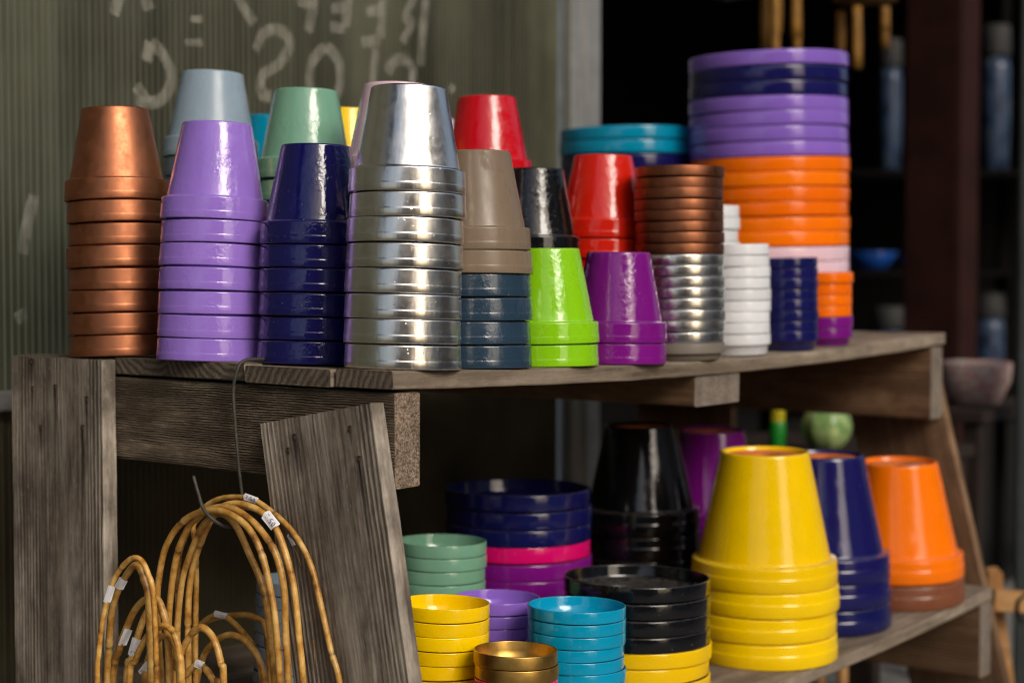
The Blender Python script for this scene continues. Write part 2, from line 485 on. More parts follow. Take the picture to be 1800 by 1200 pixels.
# ------------------------------------------------------------------ boards
def board(name, mats, parent, origin, ex, ey, length, width, thick, nseg=24, rad=0.0018, rough=0.0004, bend=None, seed=0, nib=None):
    """box with softened, slightly ragged edges; local x along its length, y across, z through"""
    ex = ex.normalized()
    ez = ex.cross(ey).normalized()
    ey = ez.cross(ex).normalized()
    cs = []
    for (cy, cz, a0) in ((width - rad, thick - rad, 0), (rad, thick - rad, 90), (rad, rad, 180), (width - rad, rad, 270)):
        for a in (0, 45, 90):
            cs.append((cy + rad * math.cos(R(a0 + a)), cz + rad * math.sin(R(a0 + a))))
    n = len(cs)
    vs, fs, mi = [], [], []
    for i in range(nseg + 1):
        x = length * i / nseg
        for j, (y, z) in enumerate(cs):
            q = Vector((x * 9 + seed * 3.7, y * 40 + seed, z * 40))
            d = mnoise.noise_vector(q) * rough + mnoise.noise_vector(q * 5) * rough * 0.6
            zz = z + (bend(x) if bend else 0)
            endk = 0.0
            if i in (0, nseg):
                endk = mnoise.noise(Vector((y * 120, z * 160, seed))) * rough * 2.2
            vs.append((x + endk, y + d.y, zz + d.z))
    for i in range(nseg):
        for j in range(n):
            j2 = (j + 1) % n
            fs.append((i * n + j, (i + 1) * n + j, (i + 1) * n + j2, i * n + j2))
            mi.append(0)
    fs.append(tuple(range(n)))
    mi.append(1)
    fs.append(tuple(reversed([nseg * n + j for j in range(n)])))
    mi.append(1)
    o = mesh_ob(name, vs, fs, mats, parent, smooth=False, mat_idx=mi)
    m = Matrix((ex, ey, ez)).transposed().to_4x4()
    m.translation = origin
    o.matrix_world = m
    bm = bmesh.new()
    bm.from_mesh(o.data)
    bmesh.ops.recalc_face_normals(bm, faces=bm.faces)
    bm.to_mesh(o.data)
    bm.free()
    return o

def nail_heads(parent_ob, pts, z, rust):
    """sunk rusty heads on the board face at local (x, y); z = face height, negative side when z == 0"""
    sgn = 1 if z > 0 else -1
    for (x, y) in pts:
        n = 10
        vs = [(x + 0.0024 * math.cos(6.283 * i / n), y + 0.0021 * math.sin(6.283 * i / n), z + sgn * 0.0001) for i in range(n)]
        vs += [(x + 0.0018 * math.cos(6.283 * i / n), y + 0.0016 * math.sin(6.283 * i / n), z + sgn * 0.0009) for i in range(n)]
        fs = [(i, (i + 1) % n, n + (i + 1) % n, n + i) for i in range(n)] + [tuple(range(n, 2 * n))]
        mesh_ob('nail_head', vs, fs, rust, parent_ob, smooth=False)

def tube_mesh(pts, rad, n=8, closed=False):
    """pts list of Vector, rad number or list"""
    vs, fs = [], []
    up = None
    for i, p in enumerate(pts):
        a = pts[max(0, i - 1)]
        b = pts[min(len(pts) - 1, i + 1)]
        d = (b - a).normalized()
        if up is None:
            up = Vector((0, 0, 1)) if abs(d.z) < 0.9 else Vector((1, 0, 0))
        sd = d.cross(up).normalized()
        up = sd.cross(d).normalized()
        r = rad[i] if isinstance(rad, list) else rad
        for j in range(n):
            a_ = 2 * math.pi * j / n
            vs.append(p + sd * (r * math.cos(a_)) + up * (r * math.sin(a_)))
    for i in range(len(pts) - 1):
        for j in range(n):
            j2 = (j + 1) % n
            fs.append((i * n + j, i * n + j2, (i + 1) * n + j2, (i + 1) * n + j))
    fs.append(tuple(reversed(range(n))))
    fs.append(tuple((len(pts) - 1) * n + j for j in range(n)))
    return vs, fs

def smooth_path(pts, per=8):
    out = []
    P = [pts[0] * 2 - pts[1]] + list(pts) + [pts[-1] * 2 - pts[-2]]
    for i in range(1, len(P) - 2):
        for k in range(per):
            t = k / per
            a, b, c, d = P[i - 1], P[i], P[i + 1], P[i + 2]
            out.append(0.5 * ((2 * b) + (c - a) * t + (2 * a - 5 * b + 4 * c - d) * t * t + (3 * b - a - 3 * c + d) * t ** 3))
    out.append(pts[-1].copy())
    return out

def box(name, mat, lo, hi, parent=None, bev=0.003):
    bm = bmesh.new()
    bmesh.ops.create_cube(bm, size=1)
    for v in bm.verts:
        v.co = Vector([(lo[i] + hi[i]) / 2 + v.co[i] * (hi[i] - lo[i]) for i in range(3)])
    if bev:
        bmesh.ops.bevel(bm, geom=bm.edges[:], offset=bev, segments=2, affect='EDGES')
    me = bpy.data.meshes.new(name)
    bm.to_mesh(me)
    bm.free()
    me.materials.append(mat)
    o = bpy.data.objects.new(name, me)
    COL.objects.link(o)
    if parent:
        o.parent = parent
    return o

STAND_M = Matrix((U, CB, Vector((0, 0, 1)))).transposed().to_4x4()
STAND_M.translation = K
def tbox(name, mat, t, s, z, parent=None, bev=0.003):
    """box in shelf coordinates (t, s, z ranges)"""
    o = box(name, mat, (t[0], s[0], z[0]), (t[1], s[1], z[1]), None, bev)
    o.matrix_world = STAND_M
    if parent:
        o.parent = parent
        o.matrix_parent_inverse = parent.matrix_world.inverted()
    return o

# ================================================================== THE SETTING
m, nt, b = new_mat('pavement')
n = noise_n(nt, mapped(nt, (1, 1, 1)), 14, 8, 0.65)
lk(nt, ramp(nt, n, [(0.3, (0.15, 0.142, 0.13)), (0.7, (0.30, 0.285, 0.26))]), b.inputs['Base Color'])
b.inputs['Roughness'].default_value = 0.9
bump_to(nt, b, noise_n(nt, mapped(nt, (1, 1, 1)), 180, 4), 0.4, 0.003)
M['pavement'] = m
g = mesh_ob('pavement', [(-120, -120, 0), (120, -120, 0), (120, 120, 0), (-120, 120, 0)], [(0, 1, 2, 3)], M['pavement'], smooth=False)
tag(g, 'grey concrete pavement under the stand', kind='structure')

# twin-wall polycarbonate sheet wall behind the stand
m, nt, b = new_mat('polycarbonate')
v = mapped(nt, (1, 1, 1))
st = noise_n(nt, mapped(nt, (9, 1, 0.9)), 1.0, 5, 0.6)
fl = noise_n(nt, mapped(nt, (105, 1, 0.5)), 1.0, 3, 0.6)
c = ramp(nt, st, [(0.28, (0.022, 0.0205, 0.011)), (0.5, (0.052, 0.049, 0.029)), (0.72, (0.105, 0.101, 0.066))])
c = mix_c(nt, ramp(nt, fl, [(0.35, 0.0), (0.7, 0.55)]), c, (0.125, 0.120, 0.080))
tcx = nd(nt, 'TexCoord')
spx = nd(nt, 'SeparateXYZ')
lk(nt, tcx.outputs['Object'], spx.inputs[0])
fr_ = math_n(nt, 'FRACT', math_n(nt, 'DIVIDE', math_n(nt, 'ADD', spx.outputs[0], 9.9993), 0.0105))
web = ramp(nt, fr_, [(0.0, 0.0), (0.34, 0.0), (0.46, 1.0), (0.62, 1.0), (0.76, 0.0)])
c = mix_c(nt, math_n(nt, 'MULTIPLY', web, ramp(nt, fl, [(0.3, 0.35), (0.7, 1.0)])), c, (0.19, 0.185, 0.128))
lk(nt, c, b.inputs['Base Color'])
b.inputs['Roughness'].default_value = 0.42
b.inputs['Specular IOR Level'].default_value = 0.35
bump_to(nt, b, noise_n(nt, mapped(nt, (20, 1, 3)), 1.0, 4), 0.3, 0.004)
tl = nd(nt, 'BsdfTranslucent')
big = noise_n(nt, mapped(nt, (2.6, 1, 1.7), (0.35, 0, 0.1)), 1.0, 4, 0.55)
tcol = ramp(nt, big, [(0.36, (0.20, 0.160, 0.068)), (0.50, (0.50, 0.415, 0.195)), (0.62, (1.0, 0.88, 0.49))])
tcol = mix_c(nt, math_n(nt, 'MULTIPLY', web, 0.85), tcol, (1.0, 0.88, 0.52))
tcol = mix_c(nt, ramp(nt, st, [(0.32, 0.75), (0.58, 0.0)]), tcol, (0.16, 0.135, 0.065))
lk(nt, tcol, tl.inputs['Color'])
mxp = nd(nt, 'MixShader')
mxp.inputs[0].default_value = 0.62
lk(nt, b.outputs[0], mxp.inputs[1])
lk(nt, tl.outputs[0], mxp.inputs[2])
lk(nt, mxp.outputs[0], nt.nodes['Material Output'].inputs['Surface'])
M['polycarb'] = m
M['alu'] = plain('weathered_aluminium', (0.50, 0.50, 0.48), 0.45, 0.75, var=0.15, scale=18, bump=0.1)
M['letter'] = None
m, nt, b = new_mat('chalky_paint')
tr = nd(nt, 'BsdfTransparent')
mx = nd(nt, 'MixShader')
v = mapped(nt, (1, 1, 1))
al = ramp(nt, noise_n(nt, mapped(nt, (60, 60, 25)), 1.0, 5, 0.7), [(0.30, 0.04), (0.68, 0.55)])
b.inputs['Base Color'].default_value = (0.42, 0.405, 0.33, 1)
b.inputs['Roughness'].default_value = 0.8
cov = nd(nt, 'Attribute', attribute_name='cover')
al = math_n(nt, 'MULTIPLY', al, cov.outputs['Fac'])
lk(nt, al, mx.inputs[0])
lk(nt, tr.outputs[0], mx.inputs[1])
lk(nt, b.outputs[0], mx.inputs[2])
lk(nt, mx.outputs[0], nt.nodes['Material Output'].inputs['Surface'])
M['letter'] = m

WALL_S = 0.70
wall = empty('polycarbonate_wall', W(0.4, WALL_S, 0), 'ribbed olive polycarbonate sheet wall with backwards painted letters', 'wall')
bpy.context.view_layer.update()

def under(o, parent):
    o.parent = parent
    o.matrix_parent_inverse = parent.matrix_world.inverted()
    return o

def ribbed_sheet(t0, t1, z0, z1, mat, pitch=0.0105):
    vs, fs = [], []
    nrib = int((t1 - t0) / pitch)
    prof = []
    for i in range(nrib):
        a = t0 + i * pitch
        prof += [(a, 0.0), (a + pitch * 0.30, 0.0), (a + pitch * 0.42, -0.0011), (a + pitch * 0.72, -0.0011), (a + pitch * 0.84, 0.0)]
    prof.append((t0 + nrib * pitch, 0.0))
    for tt, off in prof:
        vs += [(tt, off, z0), (tt, off, z1)]
    for i in range(len(prof) - 1):
        fs.append((2 * i, 2 * i + 2, 2 * i + 3, 2 * i + 1))
    o = mesh_ob('ribbed_sheet', vs, fs, mat, None, smooth=False)
    mm = STAND_M.copy()
    mm.translation = K + CB * WALL_S
    o.matrix_world = mm
    return under(o, wall)

M['lowpanel'] = plain('dark_olive_panel', (0.060, 0.050, 0.025), 0.5, var=0.35, scale=7, bump=0.2)
ribbed_sheet(-7.2, 0.0, 0.7865, 2.4, M['polycarb'])
ribbed_sheet(0.003, 1.225, 0.7865, 2.4, M['polycarb'])
ribbed_sheet(-7.2, 0.0, 0.02, 0.785, M['lowpanel'])
ribbed_sheet(0.003, 1.225, 0.02, 0.785, M['lowpanel'])
under(tbox('glazing_bar', M['alu'], (-3.2, 1.222, ), (WALL_S - 0.022, WALL_S - 0.0025), (0.773, 0.7985)), wall)
fr = under(tbox('frame_post', M['alu'], (1.226, 1.318), (WALL_S - 0.03, WALL_S + 0.05), (0.0, 2.4), bev=0.004), wall)
under(tbox('frame_post', M['alu'], (1.262, 1.272), (WALL_S - 0.036, WALL_S - 0.0305), (0.0, 2.4), bev=0.001), wall)
under(tbox('top_rail', M['alu'], (-3.2, 1.225), (WALL_S - 0.03, WALL_S + 0.05), (2.402, 2.46)), wall)

LETTERS = [
  ('K', [[(0.857,1.412),(0.848,1.337),(0.842,1.282)],[(0.829,1.399),(0.806,1.359),(0.820,1.352),(0.796,1.315)]]),
  ('E', [[(0.752,1.389),(0.746,1.315)],[(0.752,1.364),(0.710,1.355)],[(0.746,1.315),(0.699,1.306)]]),
  ('E', [[(0.674,1.378),(0.666,1.323)],[(0.666,1.356),(0.633,1.351)],[(0.666,1.323),(0.631,1.323)]]),
  ('P', [[(0.604,1.378),(0.594,1.342),(0.584,1.307)],[(0.604,1.352),(0.560,1.353)]]),
  ('V', [[(0.437,1.349),(0.455,1.328),(0.475,1.308)]]),
  ('N', [[(0.233,1.324),(0.225,1.306),(0.219,1.290)],[(0.268,1.329),(0.281,1.303)]]),
  ('C', [[(0.820,1.251),(0.822,1.279),(0.798,1.291),(0.773,1.281),(0.762,1.264)]]),
  ('L', [[(0.736,1.303),(0.730,1.270),(0.725,1.234)]]),
  ('O', [[(0.623,1.294),(0.591,1.263),(0.591,1.222),(0.632,1.208),(0.653,1.236),(0.650,1.272),(0.623,1.294)]]),
  ('S', [[(0.474,1.268),(0.497,1.300),(0.530,1.304),(0.546,1.286),(0.524,1.256),(0.492,1.237),(0.487,1.211),(0.508,1.205)]]),
  ('D', [[(0.281,1.263),(0.306,1.244),(0.318,1.214),(0.298,1.184),(0.254,1.174)],[(0.254,1.201),(0.280,1.177)],[(0.281,1.263),(0.274,1.233)]]),
  ('smear', [[(0.091,1.048),(0.078,1.004),(0.071,0.968)],[(0.063,0.899),(0.073,0.884)]]),
  ('dab', [[(0.917,1.260),(0.926,1.249)]]),
  ('bar', [[(0.341,1.267),(0.377,1.271)],[(0.352,1.301),(0.377,1.304)]]),
]
for li, (ch, strokes) in enumerate(LETTERS):
    vs, fs, al_ = [], [], []
    for si, stt in enumerate(strokes):
        pts = [Vector((a, 0, z)) for a, z in stt]
        path = smooth_path(pts, 8) if len(pts) > 2 else [pts[0].lerp(pts[1], i / 10) for i in range(11)]
        half = 0.0108 if ch != 'bar' else 0.006
        k0 = len(vs)
        m_ = len(path)
        for i, p in enumerate(path):
            a, b_ = path[max(0, i - 1)], path[min(m_ - 1, i + 1)]
            d = (b_ - a).normalized()
            nn = Vector((-d.z, 0, d.x))
            e = min(i, m_ - 1 - i)
            w = half * (0.7 if e == 0 else 1.0) * (1 + 0.25 * mnoise.noise(p * 45 + Vector((li, 0, si))))
            for j, kk in enumerate((-1, -0.6, 0.6, 1)):
                q = p + nn * (w * kk)
                vs.append((q.x, -0.0016 - 0.0002 * si, q.z))
                al_.append(0.0 if j in (0, 3) or e == 0 else 1.0)
        for i in range(m_ - 1):
            for j in range(3):
                a = k0 + i * 4 + j
                fs.append((a, a + 4, a + 5, a + 1))
    o = mesh_ob('painted_letter' if len(ch) == 1 else 'paint_mark', vs, fs, M['letter'], None)
    at_ = o.data.attributes.new('cover', 'FLOAT', 'POINT')
    at_.data.foreach_set('value', al_)
    mm = STAND_M.copy()
    mm.translation = K + CB * WALL_S
    o.matrix_world = mm
    under(o, wall)

# unseen eave and houses, added above and behind the camera to shape light and reflections
M['eave'] = plain('added_eave_boards', (0.050, 0.040, 0.032), 0.85, var=0.3, scale=6, bump=0.2)
ev = tbox('light_shaping_eave', M['eave'], (-7.2, 9.1), (-0.25, 0.75), (2.95, 3.03), bev=0.01)  # added out of view to hold back light from above
tag(ev, 'unseen dark eave above the stand, added to shape the light', 'roof')
M['brick'] = plain('brown_brick', (0.36, 0.25, 0.19), 0.9, var=0.35, scale=3, bump=0.3)
M['render'] = plain('grey_render', (0.66, 0.64, 0.60), 0.9, var=0.2, scale=2, bump=0.2)
M['pane'] = plain('window_glass', (0.02, 0.025, 0.03), 0.08, var=0.1, bump=0)
M['roof'] = plain('slate_roof', (0.05, 0.05, 0.055), 0.8, var=0.3, scale=4)
def added_house(t0, t1, h, wall_mat, label):  # house added out of view, only for light and pot reflections
    o = empty('light_shaping_house', W((t0 + t1) / 2, -12, 0), label, 'house', 'unseen houses added for light and reflections')
    bpy.context.view_layer.update()
    under(tbox('facade', wall_mat, (t0, t1), (-16, -10), (0, h), bev=0.02), o)
    under(tbox('roof', M['roof'], (t0 - 0.1, t1 + 0.1), (-16.1, -9.8), (h + 0.003, h + 0.5), bev=0.05), o)
    for f in range(int(h // 2.7)):
        for k in range(int((t1 - t0) // 2.4)):
            a = t0 + 0.9 + k * 2.4
            w_ = under(tbox('window', M['alu'], (a, a + 1.0), (-9.998, -9.96), (f * 2.7 + 0.9, f * 2.7 + 2.2), bev=0.01), o)
            p_ = tbox('pane', M['pane'], (a + 0.06, a + 0.94), (-9.959, -9.95), (f * 2.7 + 0.96, f * 2.7 + 2.14), bev=0)
            under(p_, w_)
    return o
added_house(-22.0, -6.6, 5.6, M['brick'], 'unseen brown brick house added to shape reflections, left of the gap')
added_house(-0.6, 5.5, 5.4, M['render'], 'unseen grey rendered house added to shape reflections, right of the gap')
added_house(6.5, 22.0, 6.0, M['brick'], 'farther unseen brown brick house added to shape reflections')

# dark shop interior beyond the doorway
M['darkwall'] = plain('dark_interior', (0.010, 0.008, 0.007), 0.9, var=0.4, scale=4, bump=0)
M['darkwood'] = plain('dark_stained_wood', (0.022, 0.013, 0.009), 0.7, var=0.4, scale=12)
shop = empty('shop_interior', W(3, 2.5, 0), 'dark shop interior walls and ceiling beyond the open doorway', 'building')
bpy.context.view_layer.update()
for nm, t_, s_, z_ in (('back_wall', (1.3, 9.0), (5.0, 5.1), (0.0, 2.9)), ('side_wall', (1.24, 1.30), (0.752, 5.0), (0.0, 2.9)), ('side_wall', (9.0, 9.1), (0.75, 5.0), (0.0, 2.9)),
                       ('ceiling', (1.2, 9.1), (0.6, 5.1), (2.92, 3.0)), ('lintel', (1.2, 9.1), (0.60, 0.72), (2.47, 2.9)), ('dark_floor', (1.3, 9.0), (0.80, 5.0), (0.004, 0.012))):
    under(tbox(nm, M['darkwall'], t_, s_, z_, bev=0), shop)

M['redpost'] = plain('dark_red_paint', (0.026, 0.008, 0.006), 0.7, var=0.3, scale=9, spec=0.15)
p = tbox('door_post', M['redpost'], (2.80, 2.93), (0.60, 0.75), (0.0, 2.46), bev=0.006)
tag(p, 'dark red wooden door post standing right of the doorway', 'post')
M['greypost'] = plain('grey_green_paint', (0.085, 0.098, 0.095), 0.6, var=0.2, scale=10)
p = tbox('grey_post', M['greypost'], (2.02, 2.10), (0.06, 0.15), (0.0, 2.6), bev=0.01)
tag(p, 'out-of-focus grey painted post at the right edge', 'post')

# ================================================================== THE STAND
M['end_light'] = end_grain('end_grain_planks', (0.080, 0.060, 0.043), (0.19, 0.152, 0.115), 38, speckle=0.5)
M['end_beam'] = end_grain('end_grain_beam', (0.12, 0.078, 0.052), (0.50, 0.380, 0.275), 30, speckle=0.93)
M['end_pale'] = end_grain('end_grain_pale', (0.17, 0.135, 0.105), (0.33, 0.275, 0.22), 60, speckle=0.75)
M['rust'] = plain('rusty_nail', (0.055, 0.020, 0.011), 0.85, var=0.5, scale=300, bump=0.3)
M['plank'] = wood('weathered_plank', PALE, (1.6, 50, 50), 0.55, 0.0010, rnd=4.0)
M['beam'] = wood('ridged_beam', BROWNGREY, (7, 110, 110), 1.0, 0.0020, ring=2.0, fine=2.0, wscale=120, pale=0.15)
M['crossbeam'] = wood('brown_beam', WARM, (2.0, 40, 40), 0.6, 0.0012, rnd=5.0)
M['legwood'] = wood('brown_leg', WARM, (1.6, 38, 38), 0.5, 0.0010)
POST_S0 = 0.4185
post_n = [(0.8095, 0.548), (0.8134, 0.5046), (0.7647, 0.5325), (0.8022, 0.4471), (0.7692, 0.4549), (0.8417, 0.5496)]
M['post'] = wood('weathered_post', GREY, (1.3, 34, 34), 0.55, 0.0011, ring=1.3,
                 pale=0.5, nails=[(z, s - POST_S0, ln, wd, 0.8) for (z, s), ln, wd in zip(post_n, (0.05, 0.10, 0.05, 0.09, 0.16, 0.03), (0.004, 0.0055, 0.004, 0.005, 0.0055, 0.008))])

stand = empty('display_stand', W(0.65, 0.25, 0), 'weathered timber two-tier display stand carrying the stacked pots', 'shelf stand')
bpy.context.view_layer.update()

def sb(*a, **k):
    o = board(*a, **k)
    return under(o, stand)

Zv = Vector((0, 0, 1))
# upper planks, sagging under the pots
for i, (s0, s1, dz, t0) in enumerate(((-0.004, 0.0735, 0.0, -0.004), (0.078, 0.2030, -0.0012, -0.007), (0.209, 0.3325, 0.0008, -0.003), (0.3365, 0.462, 0.0, -0.0015), (0.467, 0.600, -0.001, -0.0015))):
    if i >= 3:
        t0 = 0.0005
    ln = L + 0.004 - t0
    sb('shelf_plank', [M['plank'], M['end_light']], None, W(t0, s0, Z_UP - 0.018 + dz), U, CB, ln, s1 - s0, 0.018, nseg=44, rad=0.0022, rough=0.0007, bend=lambda x, t0=t0: -sag(x + t0), seed=i + 3)
for i, (s0, s1, dz) in enumerate(((-0.09, 0.028, 0.0), (0.034, 0.150, -0.001), (0.156, 0.270, 0.0005), (0.277, 0.392, 0.0), (0.398, 0.600, -0.001))):
    sb('shelf_plank', [M['plank'], M['end_light']], None, W(0.001, s0, Z_LOW - 0.018 + dz), U, CB, L - 0.001, s1 - s0, 0.018, nseg=44, rad=0.0022, rough=0.0007, bend=lambda x: -sag(x), seed=i + 13)
# cross beams
sb('cross_beam', [M['beam'], M['end_beam']], None, W(0.0, -0.002, 0.7335), CB, Zv, 0.604, 0.0945, 0.0385, nseg=60, rad=0.0042, rough=0.0014, seed=2)
sb('cross_beam', [M['crossbeam'], M['end_light']], None, W(0.0, -0.080, 0.318), CB, Zv, 0.68, 0.108, 0.045, nseg=30, rad=0.003, seed=21)
sb('cross_beam', [M['crossbeam'], M['end_pale']], None, W(L - 0.045, -0.002, 0.7139), CB, Zv, 0.604, 0.1145, 0.045, nseg=30, rad=0.003, rough=0.0007, seed=22)
sb('cross_beam', [M['crossbeam'], M['end_pale']], None, W(L - 0.045, -0.088, 0.311), CB, Zv, 0.69, 0.1155, 0.045, nseg=30, rad=0.003, rough=0.0007, seed=23)
sb('middle_bearer', [M['crossbeam'], M['end_pale']], None, W(0.672, 0.0, 0.7785), CB, -U, 0.60, 0.109, 0.0385, nseg=30, rad=0.003, rough=0.0007, seed=24)
sb('middle_bearer', [M['crossbeam'], M['end_pale']], None, W(0.672, -0.07, Z_LOW - 0.0145 - 0.018 - 0.039), CB, -U, 0.67, 0.109, 0.0385, nseg=30, rad=0.003, rough=0.0007, seed=25)
# uprights
pz = sb('leg_board', [M['post'], M['end_light']], None, W(-0.0045, POST_S0, 0.0), Zv, CB, 0.8480, 0.1710, 0.020, nseg=50, rad=0.0018, rough=0.0007, seed=5)
nail_heads(pz, [(z, s - POST_S0) for z, s in post_n], 0.020, M['rust'])
cs_, sn_ = 0.9834, 0.1814
ex = CB * sn_ + Zv * cs_
ey = CB * cs_ - Zv * sn_
leg_o = W(-0.0015, -0.1357, 0.0316)
leg_n = []
for s, z, ln, wd in ((0.115, 0.779, 0.045, 0.006), (0.1242, 0.7645, 0.02, 0.004), (0.0378, 0.7917, 0.035, 0.005), (0.0256, 0.7626, 0.16, 0.006)):
    d = W(-0.0015, s, z) - leg_o
    leg_n.append((d.dot(ex), d.dot(ey), ln, wd))
M['leg'] = wood('weathered_leg', GREY, (1.2, 40, 40), 0.6, 0.0012, ring=1.2, nails=[(x, y, ln, wd, 0.75) for x, y, ln, wd in leg_n], pale=0.6)
lg = sb('leg_board', [M['leg'], M['end_light']], None, leg_o, ex, ey, 0.801, 0.160, 0.020, nseg=50, rad=0.0018, rough=0.0008, seed=6)
nail_heads(lg, [(x, y) for x, y, _, _ in leg_n], 0.020, M['rust'])
ex2 = CB * 0.245 + Zv * 0.9695
ey2 = CB * 0.9695 - Zv * 0.245
sb('leg_board', [M['legwood'], M['end_light']], None, W(L + 0.0245, -0.1764, 0.04), ex2, ey2, 0.79, 0.163, 0.020, nseg=30, seed=7)
sb('leg_board', [M['legwood'], M['end_light']], None, W(L + 0.0245, 0.391, 0.0), Zv, CB, 0.846, 0.198, 0.020, nseg=30, seed=8)

# ================================================================== STACKS ON THE UPPER SHELF
P = 0.0258
stack('pot', -0.458, 1.935, 0.120, P, [(8, 'copper', 'copper')], 'the far-left stack', 'copper pots at the far left', lean=(-0.045, -0.0), seed=1)
stack('pot', -0.336, 1.838, 0.120, P, [(7, 'purple', 'glossy light purple')], 'the stack beside the copper pots', 'purple pots in the front row', seed=2)
stack('pot', -0.2185, 1.800, 0.120, P, [(6, 'navy', 'glossy navy')], 'the stack left of the silver pots', 'navy pots in the front row', seed=3)
stack('pot', -0.1128, 1.700, 0.1215, 0.0256, [(8, 'silver', 'polished silver')], 'the front mirror-bright stack', 'silver pots at the front', seed=4)
stack('pot', -0.0378, 1.808, 0.120, 0.0254, [(2, 'taupe', 'matt taupe'), (4, 'slate', 'dark slate blue')], 'the stack right of the silver pots', 'taupe and slate pots', lean=(-0.025, 0), seed=5)
stack('pot', 0.0403, 1.900, 0.120, P, [(2, 'lime', 'lime green')], 'the low lime stack', 'lime green pots', lean=(-0.02, 0), seed=6)
stack('pot', 0.1276, 2.003, 0.120, P, [(2, 'magenta', 'glossy magenta purple')], 'the low stack beside the lime pots', 'magenta pots on the upper shelf', seed=7)
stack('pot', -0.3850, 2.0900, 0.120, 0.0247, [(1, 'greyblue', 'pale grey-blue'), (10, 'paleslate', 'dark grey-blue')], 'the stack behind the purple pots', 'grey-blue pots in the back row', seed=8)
stack('pot', -0.3281, 2.2353, 0.120, 0.0262, [(9, 'cyan', 'turquoise')], 'the stack behind grey-blue and sage', 'turquoise pots in the back row', seed=9)
stack('pot', -0.2532, 1.9928, 0.120, 0.0268, [(9, 'sage', 'sage green')], 'the stack behind the navy pots', 'sage green pots in the back row', seed=10)
stack('pot', -0.2200, 2.1452, 0.120, 0.0262, [(9, 'yellow', 'yellow')], 'the stack peeping behind the sage pots', 'yellow pots in the back row', seed=11)
stack('pot', -0.1365, 1.8929, 0.120, 0.0262, [(9, 'pink', 'pale pink')], 'the stack behind the silver pots', 'pale pink pots in the back row', seed=12)
stack('pot', -0.1205, 2.3000, 0.120, 0.0268, [(9, 'white', 'white')], 'the stack peeping left of the red pots', 'white pots in the back row', seed=13)
stack('pot', -0.0302, 2.1881, 0.120, P, [(10, 'red', 'red')], 'the tall red stack behind taupe', 'red pots in the back row', lean=(-0.015, 0), seed=14)
stack('pot', 0.0230, 2.0576, 0.120, P, [(6, 'black', 'glossy black')], 'the black stack behind the lime pots', 'black pots on the upper shelf', seed=15)
stack('pot', 0.1183, 2.1692, 0.120, P, [(7, 'red', 'red')], 'the red stack behind the magenta pots', 'red pots behind the magenta ones', seed=16)
stack('saucer', 0.215, 2.107, 0.1137, 0.01385, [(8, 'darkcopper', 'dark copper'), (8, 'silver', 'silver'), (1, 'stone', 'dull grey')], 'the copper-over-silver saucer stack', 'copper and silver saucers', lean=(-0.012, 0), seed=17, foot=0.075)
stack('saucer', 0.3047, 2.230, 0.0905, 0.0150, [(9, 'white', 'white')], 'the front white saucer stack', 'white saucers in front', lean=(-0.01, 0), seed=18, foot=0.15)
stack('saucer', 0.2760, 2.335, 0.0905, 0.0170, [(11, 'white', 'white')], 'the taller white saucer stack behind', 'white saucers behind', seed=19, foot=0.19)
stack('saucer', 0.3897, 2.340, 0.0905, 0.0147, [(8, 'navy', 'small navy')], 'the stack beside the white saucers', 'small navy saucers', lean=(-0.01, 0), seed=20, foot=0.14)
stack('saucer', 0.461, 2.452, 0.0905, 0.0162, [(4, 'orange', 'small orange'), (2, 'magenta', 'small magenta')], 'the small stack at the right end', 'small orange and magenta saucers', lean=(-0.01, 0), seed=21, foot=0.11)
stack('saucer', 0.4122, 2.630, 0.2505, 0.0229, [(1, 'lavender', 'large purple'), (2, 'navy', 'large navy'), (4, 'lavender', 'large purple'), (6, 'orange', 'large orange'), (6, 'pink', 'large pale pink')],
      'the tall wide saucer stack', 'large saucers in the tall stack', seed=22, foot=0.032)
stack('saucer', 0.1924, 2.7067, 0.220, 0.0215, [(2, 'cyan', 'wide turquoise'), (13, 'navy', 'wide navy')], 'the saucer stack left of the tall one', 'turquoise and navy saucers at the back', seed=23, foot=0.07)

# ================================================================== STACKS ON THE LOWER SHELF
lo = dict(shelf='low')
stack('saucer', -0.0905, 2.05, 0.113, 0.0163, [(10, 'sage', 'sage green deep')], 'the sage stack on the lower shelf', 'sage saucers on the lower shelf', seed=30, **lo)
stack('saucer', -0.079, 1.765, 0.101, 0.0153, [(9, 'yellow', 'yellow deep')], 'the yellow stack beside the leg board', 'yellow saucers beside the leg board', seed=31, **lo)
stack('saucer', -0.0199, 1.92, 0.102, 0.0147, [(8, 'lavender', 'lavender deep')], 'the lavender stack behind the gold saucers', 'lavender saucers on the lower shelf', seed=32, **lo)
stack('saucer', 0.0015, 1.705, 0.088, 0.0145, [(2, 'gold', 'gold'), (5, 'hotpink', 'hot pink')], 'the low gold-topped stack', 'gold and hot pink saucers', seed=33, **lo)
stack('saucer', 0.0707, 1.833, 0.1104, 0.01385, [(9, 'turquoise', 'turquoise deep')], 'the turquoise stack on the lower shelf', 'turquoise saucers on the lower shelf', seed=34, **lo)
stack('saucer', 0.0085, 2.25, 0.200, 0.0229, [(3, 'navy', 'wide navy'), (1, 'hotpink', 'wide hot pink'), (5, 'magenta', 'wide magenta')], 'the wide stack left of the black pots', 'wide saucers on the lower shelf', seed=35, foot=0.07, **lo)
stack('saucer', 0.153, 2.005, 0.1795, 0.0193, [(4, 'black', 'wide glossy black'), (3, 'yellow', 'wide yellow')], 'the black-over-yellow stack', 'wide black and yellow saucers', seed=36, foot=0.036, **lo)
stack('saucer', -0.250, 1.915, 0.105, 0.0150, [(9, 'greyblue', 'grey-blue')], 'the stack half hidden by the leaning leg', 'grey-blue saucers on the lower shelf', seed=37, **lo)
